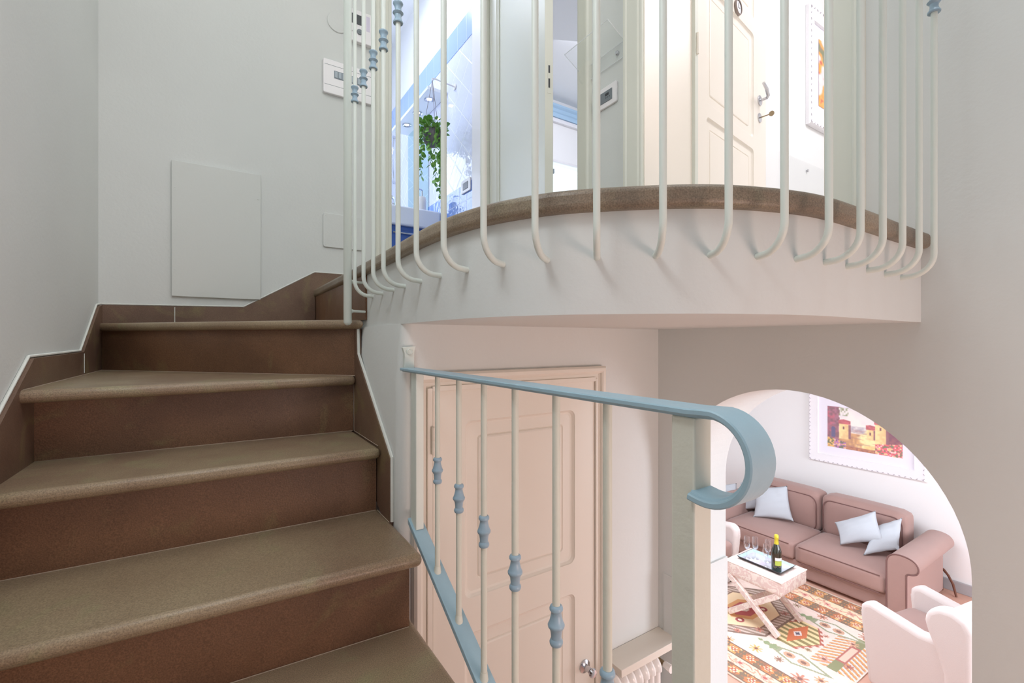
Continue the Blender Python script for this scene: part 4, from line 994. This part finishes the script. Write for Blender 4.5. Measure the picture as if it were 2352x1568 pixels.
def rug(u, v):
    a = u - RX0; w = RX1 - RX0
    if a < .30: return stripes(a / .30, v, .30)
    if w - a < .38: return stripes((w - a) / .38, v, .38)
    c = mixc((240, 222, 210), (228, 204, 194), vno(u * 30, v * 30))
    def med(cu, cv, ru, rv): return (u - cu) / ru, (v - cv) / rv
    # striped medallion with orange heart
    for cu, cv in ((3.485, 1.625), (3.485, 2.62)):
        x, y = med(cu, cv, .19, .155); d = abs(x) * .62 + abs(y)
        sp_ = .10 * (int((x * 8) % 2) == 0)
        if d < 1 + sp_ and abs(x) < 1:
            c = (132, 122, 74) if int((x + 4) * 7) % 2 else (238, 214, 156)
            if d > .93: c = (170, 84, 70)
            if abs(y) * 1.2 + abs(x) * .55 < .46: c = (204, 100, 58)
            if abs(y) * 1.2 + abs(x) * .9 < .22: c = (236, 228, 226)
            if abs(y) * 1.2 + abs(x) * .9 < .12: c = (70, 70, 92)
    # chevron comb
    for cu, cv in ((3.53, 1.33),):
        x, y = med(cu, cv, .25, .125)
        if abs(x) < 1 and abs(y) < 1 - .12 * int((x * 9) % 2 == 0):
            k = (x * 6 + abs(y) * 2.2) % 1.0
            c = (214, 148, 84) if k < .38 else (238, 222, 206) if k < .62 else (198, 196, 200) if k < .85 else (170, 104, 78)
            if abs(y) < .24: c = (122, 128, 88) if abs(x) > .5 else (166, 92, 84)
            if abs(y) < .14 and abs(x) < .4: c = (232, 190, 170)
    # large hexagon under the ottoman
    x, y = med(3.46, 2.00, .33, .27); d = max(abs(x) * .72 + abs(y) * .55, abs(y))
    if d < 1:
        c = mixc((132, 112, 96), (196, 178, 168), 1 if int((x + 3) * 16 + y * 6) % 2 else 0) if d < .94 else (110, 88, 76)
        if d < .74: c = (238, 214, 170) if d < .70 else (120, 92, 78)
        if d < .40 + .06 * int((x * 12) % 2 == 0): c = (214, 152, 92)
        if d < .28: c = (172, 70, 74)
        if d < .10: c = (226, 210, 200)
        for sx, sy in ((-.5, -.22), (.5, .22), (-.35, .3), (.35, -.3)):
            r_ = math.hypot((x - sx) * 1.1, y - sy)
            if r_ < .11: c = (152, 56, 62) if r_ > .05 else (236, 220, 200)
    # green leaf lozenges
    for cu, cv, s in ((3.755, 1.52, 1), (3.20, 1.50, 1), (3.755, 2.5, 1), (3.2, 2.5, 1)):
        x, y = med(cu, cv, .075, .22); d = abs(x) + abs(y)
        if d < 1: c = (142, 150, 118) if d > .78 or y > .45 else (226, 222, 214)
        for oy in (-.2, .2):
            r_ = math.hypot(x, (y - oy) * 2.6)
            if r_ < .42 and d < 1: c = (196, 150, 120) if r_ > .2 else (122, 84, 74)
        if .55 < y < 1.15 and abs(x) < .9 * abs(math.sin(y * 16)) * (1.25 - y): c = (126, 146, 104)
    # small rosettes and lozenges
    for cu, cv, r0, cc in ((3.10, 1.56, .03, (150, 120, 100)), (3.40, 1.28, .03, (170, 96, 84)), (3.62, 1.50, .022, (190, 120, 96)), (3.36, 1.50, .022, (150, 130, 90)), (3.85, 1.62, .035, (190, 120, 90)), (3.85, 1.80, .03, (150, 130, 100)), (3.05, 1.96, .02, (120, 110, 150)), (3.16, 1.88, .025, (190, 110, 90)), (3.02, 1.86, .035, (214, 140, 70)), (3.08, 1.70, .04, (226, 168, 92)), (3.35, 1.40, .04, (206, 140, 120)), (3.68, 1.36, .035, (216, 160, 130)), (3.03, 1.40, .05, (186, 120, 100)), (3.84, 1.34, .045, (176, 116, 96)), (3.06, 2.05, .045, (156, 150, 190)), (3.12, 1.32, .04, (206, 150, 110)), (3.30, 1.80, .03, (196, 110, 90)), (3.66, 1.80, .03, (166, 92, 80))):
        x, y = u - cu, v - cv; r_ = math.hypot(x, y); an = math.atan2(y, x)
        if r_ < r0 * (.75 + .35 * math.cos(8 * an)): c = cc if r_ > r0 * .3 else (120, 76, 70)
    return c
m = MB(); nu, nv = 300, 380
m.grid(lambda a, b: Vector((RX0 + a * (RX1 - RX0), RY0 + b * (RY1 - RY0), ZF + .008)), nu, nv)
ext = bmesh.ops.extrude_edge_only(m.b, edges=[e for e in m.b.edges if e.is_boundary])
for v_ in [g for g in ext['geom'] if isinstance(g, bmesh.types.BMVert)]: v_.co.z = ZF + .0005
rg_ = obj('rug', m, RUGM)
at = rg_.data.color_attributes.new('pattern', 'FLOAT_COLOR', 'POINT'); vals = []
for v_ in rg_.data.vertices: vals += [*lin(mixc(rug(v_.co.x, v_.co.y), (242, 226, 214), .22)), 1]  # cream wash puts overexposed light into the pattern colours
at.data.foreach_set('color', vals)
tag(rg_, 'oriental rug with orange striped borders and medallions under the ottoman', 'rug')

# ------------------------------------------------------------------ light
def area(name, loc, to, sx, sy, power, rgb=(255, 255, 255), spread=180):
    l = bpy.data.lights.new(name, 'AREA'); l.shape = 'RECTANGLE'; l.size = sx; l.size_y = sy; l.energy = power; l.color = lin(rgb); l.spread = math.radians(spread)
    o = bpy.data.objects.new(name, l); COL.objects.link(o); o.location = loc
    o.rotation_euler = (Vector(to) - Vector(loc)).to_track_quat('-Z', 'Y').to_euler(); return o
LP = dict(world=.335, stair=24, stair2=7, left_fill=10.0, hall=13.5, living=142, living2=66, entry=46, bath=9.5, bed=29)
area('stairwell_ceiling_lamp', (1.02, .05, 2.62), (.5, .5, 0), .7, .9, LP['stair'], (250, 252, 252))
area('added_flight_fill', (.0, 1.35, 2.62), (.05, 1.4, 0), .5, .7, LP['stair2'], (252, 254, 250))  # added unseen fill lifting the back wall, left wall and treads
area('added_left_fill', (-.34, .45, 1.15), (.6, .75, .1), .5, .5, LP['left_fill'], (244, 250, 255))  # added off-frame fill, no real fixture; brightens the left landing fascia
area('lower_hall_lamp', (.9, -1.0, -.6), (.9, 1.1, -.9), .7, .5, LP['hall'], (255, 218, 203))
area('living_window', (3.4, -2.4, -1.0), (3.6, 2.0, -1.3), 2.6, 1.7, LP['living'], (240, 245, 255))
area('added_living_fill', (3.0, 1.6, -.02), (3.2, 1.6, -2), 1.6, 1.6, LP['living2'], (244, 246, 255))  # added overhead fill to brighten the living room wall
area('entry_ceiling_lamp', (2.9, .2, 2.6), (3.0, .9, 0), 1.2, 1.2, LP['entry'], (248, 248, 255))
area('bathroom_window', (.55, 4.13, 1.38), (.55, 2.5, 1.3), .62, .95, LP['bath'], (222, 234, 255))
area('bathroom_ceiling_lamp', (.75, 3.0, 2.62), (.75, 3.0, 0), .5, .5, LP['bath'] * 1.1, (232, 240, 255))
area('added_bedroom_fill', (2.9, 2.8, 2.6), (3.2, 3.4, 1.0), 1.0, 1.0, LP['bed'], (240, 242, 255))  # added unseen fill brightening the bedroom besides its window
W = bpy.data.worlds.new('World'); SC.world = W; W.use_nodes = True
W.node_tree.nodes['Background'].inputs[0].default_value = (.88, .95, 1.09, 1)
W.node_tree.nodes['Background'].inputs[1].default_value = LP['world']

# ------------------------------------------------------------------ camera and view
cam = bpy.data.cameras.new('Camera'); co = bpy.data.objects.new('Camera', cam); COL.objects.link(co)
cam.sensor_width = 36; cam.lens = 1050 / 2352 * 36; cam.clip_start = .02
co.location = (0, 0, 0); co.rotation_euler = (PI / 2, 0, -math.radians(33))
SC.camera = co
vs = SC.view_settings; vs.view_transform = 'Standard'; vs.look = 'None'; vs.gamma = 1; vs.exposure = 0; vs.use_curve_mapping = False
SC.cycles.use_denoising = True
SC.cycles.max_bounces = 10; SC.cycles.diffuse_bounces = 6; SC.cycles.transmission_bounces = 10; SC.cycles.sample_clamp_indirect = 6
